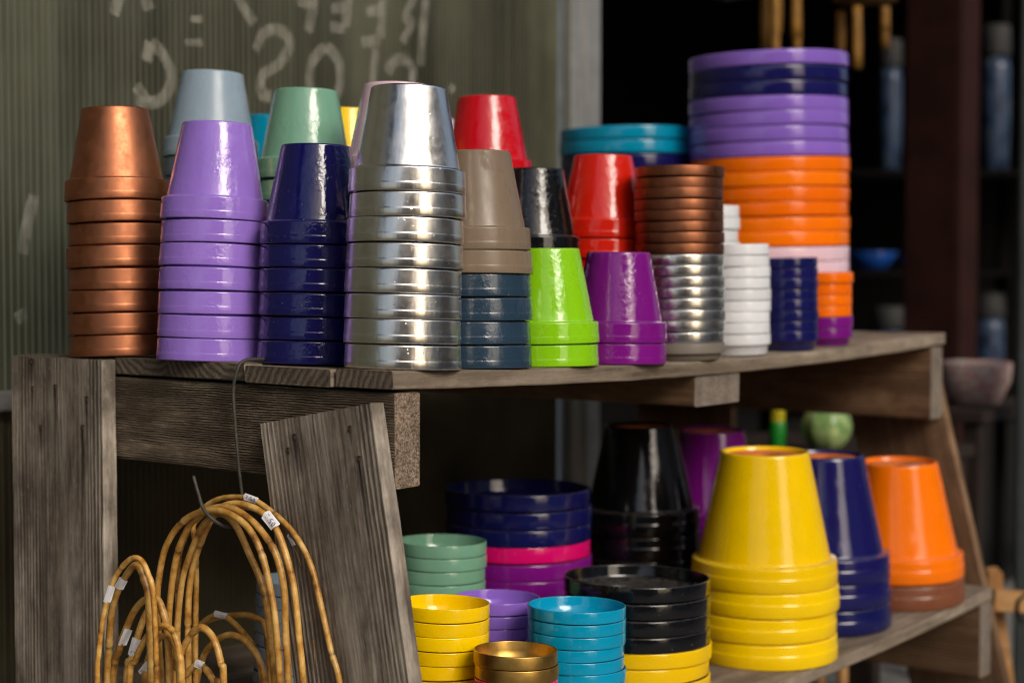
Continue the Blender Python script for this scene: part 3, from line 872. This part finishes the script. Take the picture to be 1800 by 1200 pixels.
stack('big', 0.189, 2.40, 0.172, 0.0345, [(5, 'black', 'glossy black')], 'the black stack on the lower shelf', 'large black pots', rim=0.195, seed=38, **lo)
stack('big', 0.314, 2.60, 0.172, 0.036, [(4, 'magenta', 'glossy purple')], 'the purple stack at the back', 'large purple pots', rim=0.195, seed=39, **lo)
stack('big', 0.340, 2.205, 0.196, 0.0332, [(4, 'yellow', 'yellow')], 'the big yellow stack', 'large yellow pots', rim=0.166, seed=40, sticker=True, **lo)
stack('big', 0.4548, 2.390, 0.196, 0.0362, [(3, 'navy', 'navy')], 'the stack beside the big yellow pots', 'large navy pots', rim=0.178, seed=41, sticker=True, **lo)
stack('big', 0.6026, 2.545, 0.196, 0.0385, [(1, 'orange', 'orange'), (1, 'brown', 'brown')], 'the rightmost stack on the lower shelf', 'large orange and brown pots', rim=0.186, seed=42, sticker=True, **lo)

# ================================================================== BENT CANES, PRICE TAGS AND HOOK
m, nt, b = new_mat('bamboo')
v = mapped(nt, (1, 1, 1), rnd=8.0)
at = nd(nt, 'Attribute', attribute_name='node')
c = ramp(nt, noise_n(nt, v, 55, 5, 0.6), [(0.30, (0.17, 0.062, 0.008)), (0.45, (0.47, 0.230, 0.040)), (0.68, (0.74, 0.470, 0.150))])
c = mix_c(nt, ramp(nt, noise_n(nt, v, 700, 2, 0.6), [(0.66, 0.0), (0.74, 0.7)]), c, (0.10, 0.045, 0.014))
c = mix_c(nt, at.outputs['Fac'], c, (0.045, 0.020, 0.008))
oi = nd(nt, 'ObjectInfo')
hv = nd(nt, 'HueSaturation')
lk(nt, math_n(nt, 'ADD', 0.72, math_n(nt, 'MULTIPLY', oi.outputs['Random'], 0.5)), hv.inputs['Value'])
lk(nt, c, hv.inputs['Color'])
lk(nt, hv.outputs[0], b.inputs['Base Color'])
b.inputs['Roughness'].default_value = 0.38
bump_to(nt, b, noise_n(nt, v, 300, 4, 0.6), 0.25, 0.0008)
M['bamboo'] = m

DIG = {'7': [[(0, 1), (0.8, 1), (0.3, 0)]], '5': [[(0.8, 1), (0.1, 1), (0.05, 0.55), (0.6, 0.6), (0.75, 0.25), (0.4, 0), (0, 0.1)]], '0': [[(0.4, 1), (0.05, 0.6), (0.1, 0.15), (0.45, 0), (0.8, 0.4), (0.7, 0.85), (0.4, 1)]],
       '2': [[(0, 0.8), (0.35, 1), (0.75, 0.8), (0.6, 0.45), (0, 0), (0.8, 0.02)]], '.': [[(0.3, 0.1), (0.45, 0.0)]]}

def price_tag(owner, p, T, r, size=(0.016, 0.014), text='7.50', roll=0.0, shift=0.0, curl=0.35):
    view = (Vector((0, 0, EYE)) - p)
    T = T.normalized()
    Nn = (view - T * view.dot(T)).normalized()
    B = Nn.cross(T).normalized()
    if roll:
        q = Matrix.Rotation(roll, 3, T)
        Nn, B = q @ Nn, q @ B
    lu, lv = size
    nu, nv = 4, 8
    rad = r + 0.0006
    def surf(a, bb, lift=0.0):
        # a along the cane, bb across: hugs the cane in the middle, flaps flatten out
        x = bb * lv + shift
        ang = max(-0.9, min(0.9, x / rad * 0.8))
        y0 = math.sin(ang) * rad
        z0 = math.cos(ang) * rad
        ex_ = x - ang / 0.8 * rad
        dirn = Vector((0, math.cos(ang) * 0.8 + 0.2, -math.sin(ang) * curl))
        y0 += ex_ * dirn.y
        z0 += ex_ * dirn.z
        z0 += lift + 0.0008 * math.sin(a * 3 + bb * 4)
        return p + T * (a * lu) + B * y0 + Nn * z0
    vs, fs = [], []
    for i in range(nu + 1):
        for j in range(nv + 1):
            a = i / nu - 0.5
            bb = j / nv - 0.5
            a2 = a * (1 + 0.10 * math.sin(5 * bb + 1))
            vs.append(surf(a2, bb))
    k = len(vs)
    for i in range(nu + 1):
        for j in range(nv + 1):
            a = i / nu - 0.5
            bb = j / nv - 0.5
            a2 = a * (1 + 0.10 * math.sin(5 * bb + 1))
            vs.append(surf(a2, bb, 0.00025))
    w = nv + 1
    for i in range(nu):
        for j in range(nv):
            q = i * w + j
            fs.append((q, q + w, q + w + 1, q + 1))
            fs.append((k + q, k + q + 1, k + q + w + 1, k + q + w))
    o = mesh_ob('price_tag', vs, fs, M['paper'], None)
    under(o, owner)
    # pen strokes
    if text:
        vs, fs = [], []
        x0 = -0.36
        for ch in text:
            wch = 0.10 if ch == '.' else 0.20
            for stt in DIG[ch]:
                pp = [(x0 + a * wch * 0.9, -0.22 + bb * 0.42) for a, bb in stt]
                for (a0, b0), (a1, b1) in zip(pp, pp[1:]):
                    d = Vector((a1 - a0, b1 - b0, 0))
                    if d.length < 1e-5:
                        continue
                    nn = Vector((-d.y, d.x, 0)).normalized() * 0.020
                    q = len(vs)
                    for (aa, bb) in ((a0 + nn.x, b0 + nn.y), (a0 - nn.x, b0 - nn.y), (a1 - nn.x, b1 - nn.y), (a1 + nn.x, b1 + nn.y)):
                        vs.append(surf(aa, bb, 0.0005))
                    fs.append((q, q + 1, q + 2, q + 3))
            x0 += wch + 0.04
        ink = mesh_ob('handwritten_price', vs, fs, M['ink'], None, smooth=False)
        ink.parent = o
        ink.matrix_parent_inverse = (o.matrix_parent_inverse.inverted() if False else Matrix.Identity(4))
        ink.matrix_parent_inverse = owner.matrix_world.inverted() @ Matrix.Identity(4) if False else o.matrix_world.inverted()
    return o

def hoop(key, t, sz, z_end, rad, label, group, tags=(), nseed=0, tdrift=0.0):
    rg = random.Random(nseed)
    rad *= 0.84
    pts = []
    m_ = len(sz)
    for i, (s, z) in enumerate(sz):
        k = i / (m_ - 1) - 0.5
        pts.append(W(t + tdrift * k, s, z))
    for end in (0, -1):
        e = pts[end]
        dn = Vector((e.x, e.y, z_end)) + CB * ((sz[0][0] - sz[1][0]) if end == 0 else (sz[-1][0] - sz[-2][0])) * 0.6
        if end == 0:
            pts = [dn, dn.lerp(e, 0.5)] + pts
        else:
            pts = pts + [dn.lerp(e, 0.5), dn]
    path = smooth_path(pts, 12)
    # resample evenly
    seg = [0.0]
    for a, b_ in zip(path, path[1:]):
        seg.append(seg[-1] + (b_ - a).length)
    tot = seg[-1]
    step = 0.0022
    nn = int(tot / step)
    res, j = [], 0
    for i in range(nn + 1):
        d = tot * i / nn
        while j < len(seg) - 2 and seg[j + 1] < d:
            j += 1
        f = (d - seg[j]) / max(1e-9, seg[j + 1] - seg[j])
        res.append(path[j].lerp(path[j + 1], f))
    nodes = []
    d = rg.uniform(0.02, 0.09)
    while d < tot:
        nodes.append(d)
        d += rg.uniform(0.085, 0.19)
    rads, dark = [], []
    for i in range(nn + 1):
        d = tot * i / nn
        r = rad * (1 + 0.09 * mnoise.noise(Vector((d * 14, nseed, 0))))
        dk = 0.0
        for q in nodes:
            x = (d - q) / 0.0040
            if abs(x) < 4:
                r += rad * (0.13 * math.exp(-(x - 0.7) ** 2 * 1.2) - 0.10 * math.exp(-(x + 0.7) ** 2 * 3))
                dk = max(dk, 0.85 * math.exp(-((x + 0.6) ** 2) * 5), 0.30 * math.exp(-((x - 1.3) ** 2) * 1.5))
        rads.append(r)
        dark.append(dk)
    n = 10
    vs, fs = tube_mesh(res, rads, n)
    o = empty('bamboo_hoop', W(t, sz[len(sz) // 2][0], sz[len(sz) // 2][1]), label, 'bamboo hoop', group)
    bpy.context.view_layer.update()
    cane = mesh_ob('cane', vs, fs, M['bamboo'], None)
    at_ = cane.data.attributes.new('node', 'FLOAT', 'POINT')
    vals = []
    for dk in dark:
        vals += [min(1, dk * rg.uniform(0.6, 1.1)) for _ in range(n)]
    at_.data.foreach_set('value', vals)
    under(cane, o)
    for (s, z, kw) in tags:
        tgt = W(t, s, z)
        i = min(range(len(res)), key=lambda q: (res[q] - tgt).length)
        i = max(1, min(len(res) - 2, i))
        price_tag(o, res[i], res[i + 1] - res[i - 1], rads[i], **kw)
    return o

MAIN = 'hoops hanging on the wire hook'
hoop('H1', -0.062, [(0.276,0.494),(0.280,0.556),(0.282,0.601),(0.273,0.644),(0.258,0.670),(0.237,0.688),(0.216,0.698),(0.190,0.703),(0.164,0.700),(0.139,0.688),(0.120,0.662),(0.106,0.619),(0.101,0.589),(0.095,0.523)], 0.22, 0.0042,
     'frontmost cane hoop on the wire hook, without a tag', MAIN, nseed=1)
hoop('H2', -0.054, [(0.272,0.493),(0.274,0.555),(0.270,0.601),(0.261,0.642),(0.248,0.669),(0.231,0.689),(0.209,0.701),(0.181,0.706),(0.160,0.702),(0.135,0.690),(0.110,0.666),(0.098,0.631),(0.096,0.588),(0.092,0.522)], 0.20, 0.0043,
     'second cane hoop from the front on the wire hook, without a tag', MAIN, nseed=2)
hoop('H3', -0.046, [(0.271,0.491),(0.269,0.564),(0.261,0.616),(0.250,0.644),(0.232,0.675),(0.218,0.689),(0.204,0.696),(0.190,0.695),(0.174,0.684),(0.157,0.660),(0.137,0.627),(0.127,0.583),(0.120,0.515)], 0.23, 0.0042,
     'innermost and lowest cane hoop in the hanging bundle', MAIN, nseed=3)
hoop('H4', -0.036, [(0.263,0.491),(0.263,0.581),(0.258,0.621),(0.247,0.651),(0.230,0.680),(0.214,0.698),(0.196,0.706),(0.172,0.707),(0.147,0.701),(0.127,0.686),(0.112,0.658),(0.102,0.628),(0.096,0.585),(0.089,0.519)], 0.21, 0.0042,
     'hanging cane hoop with the large white price tag on its right shoulder', MAIN, tags=[(0.136, 0.693, dict(size=(0.020, 0.016), text='7.50'))], nseed=4)
hoop('H5', -0.0265, [(0.263,0.489),(0.262,0.571),(0.260,0.617),(0.261,0.650),(0.264,0.677),(0.252,0.693),(0.226,0.707),(0.197,0.712),(0.168,0.711),(0.131,0.695),(0.106,0.677),(0.087,0.651),(0.073,0.611),(0.061,0.572),(0.046,0.524)], 0.24, 0.0036,
     'outermost hanging cane hoop with a price tag wrapped at its crown', MAIN, tags=[(0.172, 0.7115, dict(size=(0.020, 0.010), text='7.50'))], nseed=5)
hoop('H6', -0.0185, [(0.300,0.481),(0.300,0.573),(0.300,0.618),(0.294,0.647),(0.278,0.670),(0.252,0.691),(0.220,0.7005),(0.183,0.701),(0.147,0.694),(0.125,0.678),(0.103,0.642),(0.092,0.601),(0.089,0.567),(0.086,0.517)], 0.22, 0.0036,
     'rearmost hanging cane hoop with a small half-hidden tag', MAIN, tags=[(0.121, 0.673, dict(size=(0.014, 0.010), text='5'))], nseed=6)
LEFT = 'tagged hoops standing by the left post'
hoop('G1', -0.115, [(0.316,0.506),(0.313,0.546),(0.306,0.583),(0.293,0.617),(0.278,0.638),(0.258,0.653),(0.243,0.653),(0.232,0.640),(0.224,0.617),(0.220,0.521)], 0.004, 0.0034,
     'leftmost standing cane hoop, tallest beside the left post', LEFT, tags=[(0.294, 0.613, dict(size=(0.020, 0.011), text='', shift=-0.001))], nseed=11)
hoop('G2', -0.100, [(0.319,0.502),(0.315,0.548),(0.310,0.589),(0.297,0.616),(0.280,0.636),(0.267,0.643),(0.257,0.630),(0.250,0.607),(0.247,0.513)], 0.004, 0.0046,
     'thick standing cane hoop just right of the leftmost one', LEFT, tags=[(0.292, 0.622, dict(size=(0.014, 0.014), text=''))], nseed=12)
hoop('G3', -0.085, [(0.329,0.497),(0.317,0.545),(0.305,0.569),(0.291,0.590),(0.275,0.603),(0.257,0.607),(0.247,0.598),(0.239,0.574),(0.236,0.512)], 0.004, 0.0046,
     'standing cane hoop with a torn slanting tag', LEFT, tags=[(0.309, 0.562, dict(size=(0.022, 0.012), text='', shift=-0.004))], nseed=13)
hoop('G4', -0.072, [(0.322,0.497),(0.312,0.535),(0.300,0.564),(0.288,0.585),(0.274,0.594),(0.261,0.589),(0.253,0.571),(0.246,0.508)], 0.004, 0.0046,
     'standing cane hoop with a square handwritten tag', LEFT, tags=[(0.307, 0.548, dict(size=(0.021, 0.014), text='7.'))], nseed=14)
hoop('G5', -0.097, [(0.286,0.506),(0.275,0.542),(0.258,0.567),(0.243,0.579),(0.227,0.584),(0.214,0.578),(0.206,0.558),(0.203,0.519)], 0.004, 0.0042,
     'short standing cane hoop without tag, right of the tagged ones', LEFT, nseed=15)
hoop('G6', -0.0865, [(0.274,0.507),(0.271,0.534),(0.261,0.554),(0.246,0.569),(0.230,0.569),(0.222,0.552),(0.219,0.515)], 0.004, 0.0040,
     'shortest standing cane hoop with a tag low on its left side', LEFT, tags=[(0.2715, 0.531, dict(size=(0.018, 0.011), text='7.'))], nseed=16)
SM = 'small hoops behind the hanging bundle'
hoop('S1', -0.076, [(0.240,0.507),(0.234,0.538),(0.223,0.560),(0.207,0.578),(0.193,0.583),(0.177,0.573),(0.167,0.550),(0.163,0.519)], 0.004, 0.0044,
     'small bright cane hoop standing inside the hanging arch', SM, nseed=21)
hoop('S2', -0.068, [(0.236,0.503),(0.228,0.528),(0.211,0.541),(0.196,0.536),(0.184,0.522),(0.180,0.507)], 0.004, 0.0042,
     'lowest cane hoop inside the hanging arch, tagged on its crown', SM, tags=[(0.206, 0.541, dict(size=(0.012, 0.012), text=''))], nseed=22)
hoop('S3', 0.030, [(0.341,0.480),(0.330,0.536),(0.311,0.557),(0.286,0.567),(0.264,0.561),(0.235,0.541),(0.221,0.518),(0.218,0.485)], Z_LOW + 0.002, 0.0042,
     'shaded cane hoop on the lower shelf with a white tag on top', SM, tags=[(0.283, 0.567, dict(size=(0.020, 0.010), text=''))], nseed=23)
hoop('S4', 0.015, [(0.312,0.480),(0.298,0.520),(0.278,0.541),(0.253,0.552),(0.226,0.547),(0.205,0.527),(0.197,0.498)], Z_LOW + 0.002, 0.0042,
     'shaded cane hoop at the lower shelf end, lower than its neighbours', SM, nseed=24)
hoop('S5', 0.060, [(0.378,0.475),(0.372,0.519),(0.340,0.548),(0.288,0.562),(0.260,0.562),(0.244,0.549),(0.236,0.483)], Z_LOW + 0.002, 0.0042,
     'rearmost wide cane hoop on the lower shelf, in shade', SM, nseed=25)

M['wire'] = plain('grey_green_wire', (0.060, 0.060, 0.048), 0.6, 0.3, var=0.3, scale=150)
wp = [W(0.05, 0.2060, 0.8525), W(0.012, 0.2055, 0.8545), W(-0.0065, 0.2075, 0.8525), W(-0.0125, 0.2100, 0.842), W(-0.0125, 0.2152, 0.820), W(-0.0115, 0.213, 0.778), W(-0.0105, 0.209, 0.736), W(-0.0095, 0.205, 0.704),
      W(-0.016, 0.198, 0.687), W(-0.034, 0.190, 0.6835), W(-0.055, 0.183, 0.686), W(-0.0705, 0.184, 0.695), W(-0.0730, 0.195, 0.705), W(-0.0715, 0.204, 0.719), W(-0.070, 0.2135, 0.737)]
vs, fs = tube_mesh(smooth_path(wp, 8), 0.00195, 8)
o = mesh_ob('wire_hook', vs, fs, M['wire'])
tag(o, 'bent grey-green wire hook hanging from the shelf holding the cane hoops', 'hook')

# ================================================================== THINGS OUT OF FOCUS BEHIND
M['chime'] = plain('golden_bamboo', (0.26, 0.125, 0.018), 0.5, var=0.3, scale=40)
def wind_chime(x, y, z_top, lens, label, rr=0.075):
    o = empty('wind_chime', (x, y, z_top - max(lens)), label, 'wind chime', 'bamboo wind chimes in the doorway')
    bpy.context.view_layer.update()
    vs, fs = tube_mesh([Vector((x, y, z_top)), Vector((x, y, z_top + 0.012))], rr, 20)
    under(mesh_ob('top_disc', vs, fs, M['chime']), o)
    vs, fs = tube_mesh([Vector((x, y, z_top + 0.01)), Vector((x, y, 2.47))], 0.002, 6)
    under(mesh_ob('cord', vs, fs, M['wire']), o)
    for i, ln in enumerate(lens):
        a = 6.283 * i / len(lens) + 0.4
        px, py = x + math.cos(a) * rr * 0.75, y + math.sin(a) * rr * 0.75
        vs, fs = tube_mesh([Vector((px, py, z_top - 0.004)), Vector((px, py, z_top - 0.025))], 0.001, 5)
        t_ = mesh_ob('tube', *tube_mesh([Vector((px, py, z_top - 0.02 - k * ln / 4)) for k in range(5)], [0.010, 0.0095, 0.0105, 0.0098, 0.010], 10), M['chime'])
        under(t_, o)
        under(mesh_ob('thread', vs, fs, M['wire']), o)
wind_chime(0.585, 3.60, 1.60, [0.17, 0.11, 0.15, 0.19, 0.13], 'left bamboo wind chime hanging in the doorway', 0.05)
wind_chime(0.765, 3.60, 1.535, [0.08, 0.12, 0.10, 0.13, 0.05], 'right bamboo wind chime hanging above the tall saucers', 0.07)

M['tablewood'] = wood('old_brown_table', WARM, (2, 30, 30), 0.3, 0.001, rnd=2.0)
def small_table(t, s, top, label):
    o = empty('side_table', W((t[0] + t[1]) / 2, (s[0] + s[1]) / 2, 0), label, 'table')
    bpy.context.view_layer.update()
    under(tbox('table_top', M['darkwood'], t, s, (top - 0.025, top)), o)
    for a in (t[0] + 0.012, t[1] - 0.047):
        for b_ in (s[0] + 0.012, s[1] - 0.047):
            under(tbox('leg', M['darkwood'], (a, a + 0.035), (b_, b_ + 0.035), (0.0, top - 0.0255)), o)
    return o
small_table((1.98, 2.42), (0.20, 0.52), 0.668, 'dark wooden table under the speckled bowl')
small_table((1.42, 1.85), (0.16, 0.60), 0.618, 'low dark table behind the stand holding a green globe')

m, nt, b = new_mat('speckled_glaze')
sp = noise_n(nt, mapped(nt, (1, 1, 1)), 95, 3, 0.6)
lk(nt, ramp(nt, sp, [(0.42, (0.52, 0.48, 0.42)), (0.56, (0.46, 0.22, 0.21))]), b.inputs['Base Color'])
b.inputs['Roughness'].default_value = 0.35
M['speckle'] = m
me = lathe_mesh('speckled_bowl', [(0.0, 0.012), (0.045, 0.014), (0.066, 0.05), (0.070, 0.088), (0.073, 0.090), (0.0755, 0.086), (0.073, 0.05), (0.052, 0.004), (0.048, 0.0), (0.0, 0.0)], 48, M['speckle'])
o = bpy.data.objects.new('speckled_bowl', me)
COL.objects.link(o)
o.location = (0.985, 3.50, 0.6685)
tag(o, 'pale pink speckled bowl on the dark table at the right', 'bowl')

m, nt, b = new_mat('green_glaze')
lk(nt, ramp(nt, noise_n(nt, mapped(nt, (1, 1, 1)), 40, 4, 0.6), [(0.36, (0.12, 0.26, 0.07)), (0.7, (0.50, 0.58, 0.25))]), b.inputs['Base Color'])
b.inputs['Roughness'].default_value = 0.25
M['green'] = m
pr = []
for i in range(17):
    a = math.pi * (i / 16) - math.pi / 2
    pr.append((max(0.0, 0.047 * math.cos(a)), 0.046 + 0.046 * math.sin(a)))
me = lathe_mesh('green_globe', pr, 40, M['green'])
for v in me.vertices:
    a = math.atan2(v.co.y, v.co.x)
    k = 1 - 0.05 * abs(math.sin(a * 4)) ** 0.5
    v.co.x *= k
    v.co.y *= k
gl = bpy.data.objects.new('green_globe', me)
COL.objects.link(gl)
gl.location = (0.578, 3.02, 0.6185)
tag(gl, 'pale green lobed ceramic globe behind the orange pots', 'globe')
M['yellowgreen'] = glaze('yellow_green', (0.42, 0.36, 0.01), 0.3, 0.1)
M['leafgreen'] = glaze('leaf_green', (0.01, 0.22, 0.02), 0.3, 0.1)
bt = empty('glass_bottle', (0.494, 3.06, 0.6185), 'slim green bottle with yellow neck behind the yellow pots', 'bottle')
bpy.context.view_layer.update()
for nm, prof, mt in (('body', [(0.0, 0.0), (0.015, 0.0), (0.016, 0.004), (0.016, 0.045), (0.014, 0.052)], 'leafgreen'), ('neck', [(0.014, 0.0525), (0.0135, 0.07), (0.011, 0.098), (0.009, 0.102), (0.0, 0.102)], 'yellowgreen')):
    o = bpy.data.objects.new(nm, lathe_mesh(nm, prof, 24, M[mt]))
    COL.objects.link(o)
    o.parent = bt

# small easel at the right edge
M['easelwood'] = wood('pale_orange_wood', [(0.22, 0.10, 0.03), (0.38, 0.19, 0.07), (0.47, 0.25, 0.10), (0.58, 0.34, 0.15), (0.36, 0.18, 0.06)], (2, 40, 40), 0.2, 0.0006)
es = empty('display_easel', (0.92, 2.86, 0), 'pale orange wooden easel at the lower right edge', 'easel')
bpy.context.view_layer.update()
def bar(name, a, b_, w, d, parent, mat):
    a, b_ = Vector(a), Vector(b_)
    e = (b_ - a)
    side = e.cross(Vector((0, 1, 0))).normalized()
    dep = side.cross(e.normalized()).normalized()
    vs = []
    for q in (a, b_):
        for x, y in ((-1, -1), (1, -1), (1, 1), (-1, 1)):
            vs.append(q + side * (w / 2 * x) + dep * (d / 2 * y))
    o = mesh_ob(name, vs, [(0, 1, 2, 3), (7, 6, 5, 4), (0, 4, 5, 1), (1, 5, 6, 2), (2, 6, 7, 3), (3, 7, 4, 0)], mat, None, smooth=False)
    bm = bmesh.new()
    bm.from_mesh(o.data)
    bmesh.ops.bevel(bm, geom=bm.edges[:], offset=0.0015, segments=2, affect='EDGES')
    bmesh.ops.recalc_face_normals(bm, faces=bm.faces)
    bm.to_mesh(o.data)
    bm.free()
    return under(o, parent)
bar('leg', (0.836, 2.86, 0.433), (0.900, 2.86, 0.0), 0.022, 0.018, es, M['easelwood'])
bar('leg', (0.836, 2.84, 0.43), (0.836, 2.84, 0.375), 0.026, 0.016, es, M['easelwood'])
bar('crossbar', (0.828, 2.82, 0.385), (1.02, 2.82, 0.370), 0.036, 0.018, es, M['easelwood'])
bar('upright', (0.905, 2.845, 0.44), (0.925, 2.845, 0.0), 0.022, 0.018, es, M['easelwood'])
vs, fs = tube_mesh(smooth_path([Vector((0.875, 2.807, 0.345)), Vector((0.867, 2.807, 0.372)), Vector((0.874, 2.807, 0.392)), Vector((0.895, 2.807, 0.402))], 6), 0.0028, 6)
under(mesh_ob('black_cord', vs, fs, M['black']), es)

# garden canes in the dark below the lower shelf
for i, (x, y) in enumerate(((0.52, 3.00), (0.565, 3.02), (0.60, 2.99))):
    o = mesh_ob('wooden_stake', *tube_mesh([Vector((x, y, 0.0)), Vector((x + 0.004, y, 0.15)), Vector((x + 0.006, y + 0.01, 0.30))], [0.011, 0.0105, 0.010], 8), M['easelwood'])
    tag(o, ['leftmost', 'middle', 'rightmost'][i] + ' of the wooden stakes behind the lower shelf', 'stake', 'wooden stakes behind the stand')

# blue pottery and pale tins deep in the shop
M['blueglaze'] = glaze('cobalt_glaze', (0.01, 0.06, 0.30), 0.2, 0.2)
m, nt, b = new_mat('mottled_blue')
n = noise_n(nt, mapped(nt, (1, 1, 0.6), rnd=5.0), 30, 4, 0.7)
lk(nt, ramp(nt, n, [(0.36, (0.004, 0.005, 0.010)), (0.5, (0.035, 0.060, 0.12)), (0.66, (0.06, 0.075, 0.10))]), b.inputs['Base Color'])
b.inputs['Roughness'].default_value = 0.3
M['mottled'] = m
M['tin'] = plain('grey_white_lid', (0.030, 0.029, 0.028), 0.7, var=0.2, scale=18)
M['rackwood'] = plain('black_rack', (0.004, 0.003, 0.003), 0.9, var=0.3, scale=12, spec=0.1)
rack = empty('shop_rack', (1.10, 4.75, 0), 'dark rack of goods deep in the shop', 'rack')
bpy.context.view_layer.update()
for z in (0.55, 0.955, 1.24):
    under(box('shelf', M['rackwood'], (0.75, 4.70, z - 0.02), (2.2, 4.95, z)), rack)
for x in (0.75, 1.46, 2.17):
    under(box('upright', M['rackwood'], (x, 4.951, 0), (x + 0.03, 4.99, 1.9)), rack)
def dish(x, y, z, r, mat, label):
    me = lathe_mesh('blue_bowl', [(0, 0.006), (r * 0.5, 0.008), (r * 0.9, r * 0.65), (r * 0.97, r * 0.7), (r, r * 0.67), (r * 0.6, 0.004), (r * 0.5, 0), (0, 0)], 32, mat)
    o = bpy.data.objects.new('blue_bowl', me)
    COL.objects.link(o)
    o.location = (x, y, z)
    tag(o, label, 'bowl', 'blue bowls deep in the shop')
dish(1.045, 4.80, 0.9555, 0.075, M['blueglaze'], 'larger cobalt bowl on the shop rack behind the tall saucers')
dish(1.175, 4.80, 0.9555, 0.048, M['blueglaze'], 'smaller cobalt bowl near the dark red post')
for x, z, h, r, lb in ((1.095, 1.2405, 0.38, 0.034, 'tall mottled blue jar left of the dark red post'), (1.40, 1.2405, 0.42, 0.042, 'tall mottled blue jar right of the dark red post'),
                       (1.39, 0.5505, 0.34, 0.045, 'low mottled blue jar right of the dark red post'), (1.10, 0.5505, 0.30, 0.05, 'low mottled blue jar behind the small orange saucers')):
    o = empty('lidded_jar', (x, 4.80, z), lb, 'jar', 'mottled jars on the shop rack')
    for nm, pr, mt in (('body', [(0, 0), (r * 0.8, 0), (r * 0.9, 0.006), (r, h * 0.35), (r * 0.95, h * 0.7), (r * 0.85, h * 0.78), (0, h * 0.78)], 'mottled'), ('lid', [(0, h * 0.783), (r * 0.95, h * 0.783), (r, h * 0.80), (r * 0.95, h * 0.98), (r * 0.8, h), (0, h)], 'tin')):
        q = bpy.data.objects.new(nm, lathe_mesh(nm, pr, 28, M[mt]))
        COL.objects.link(q)
        q.parent = o
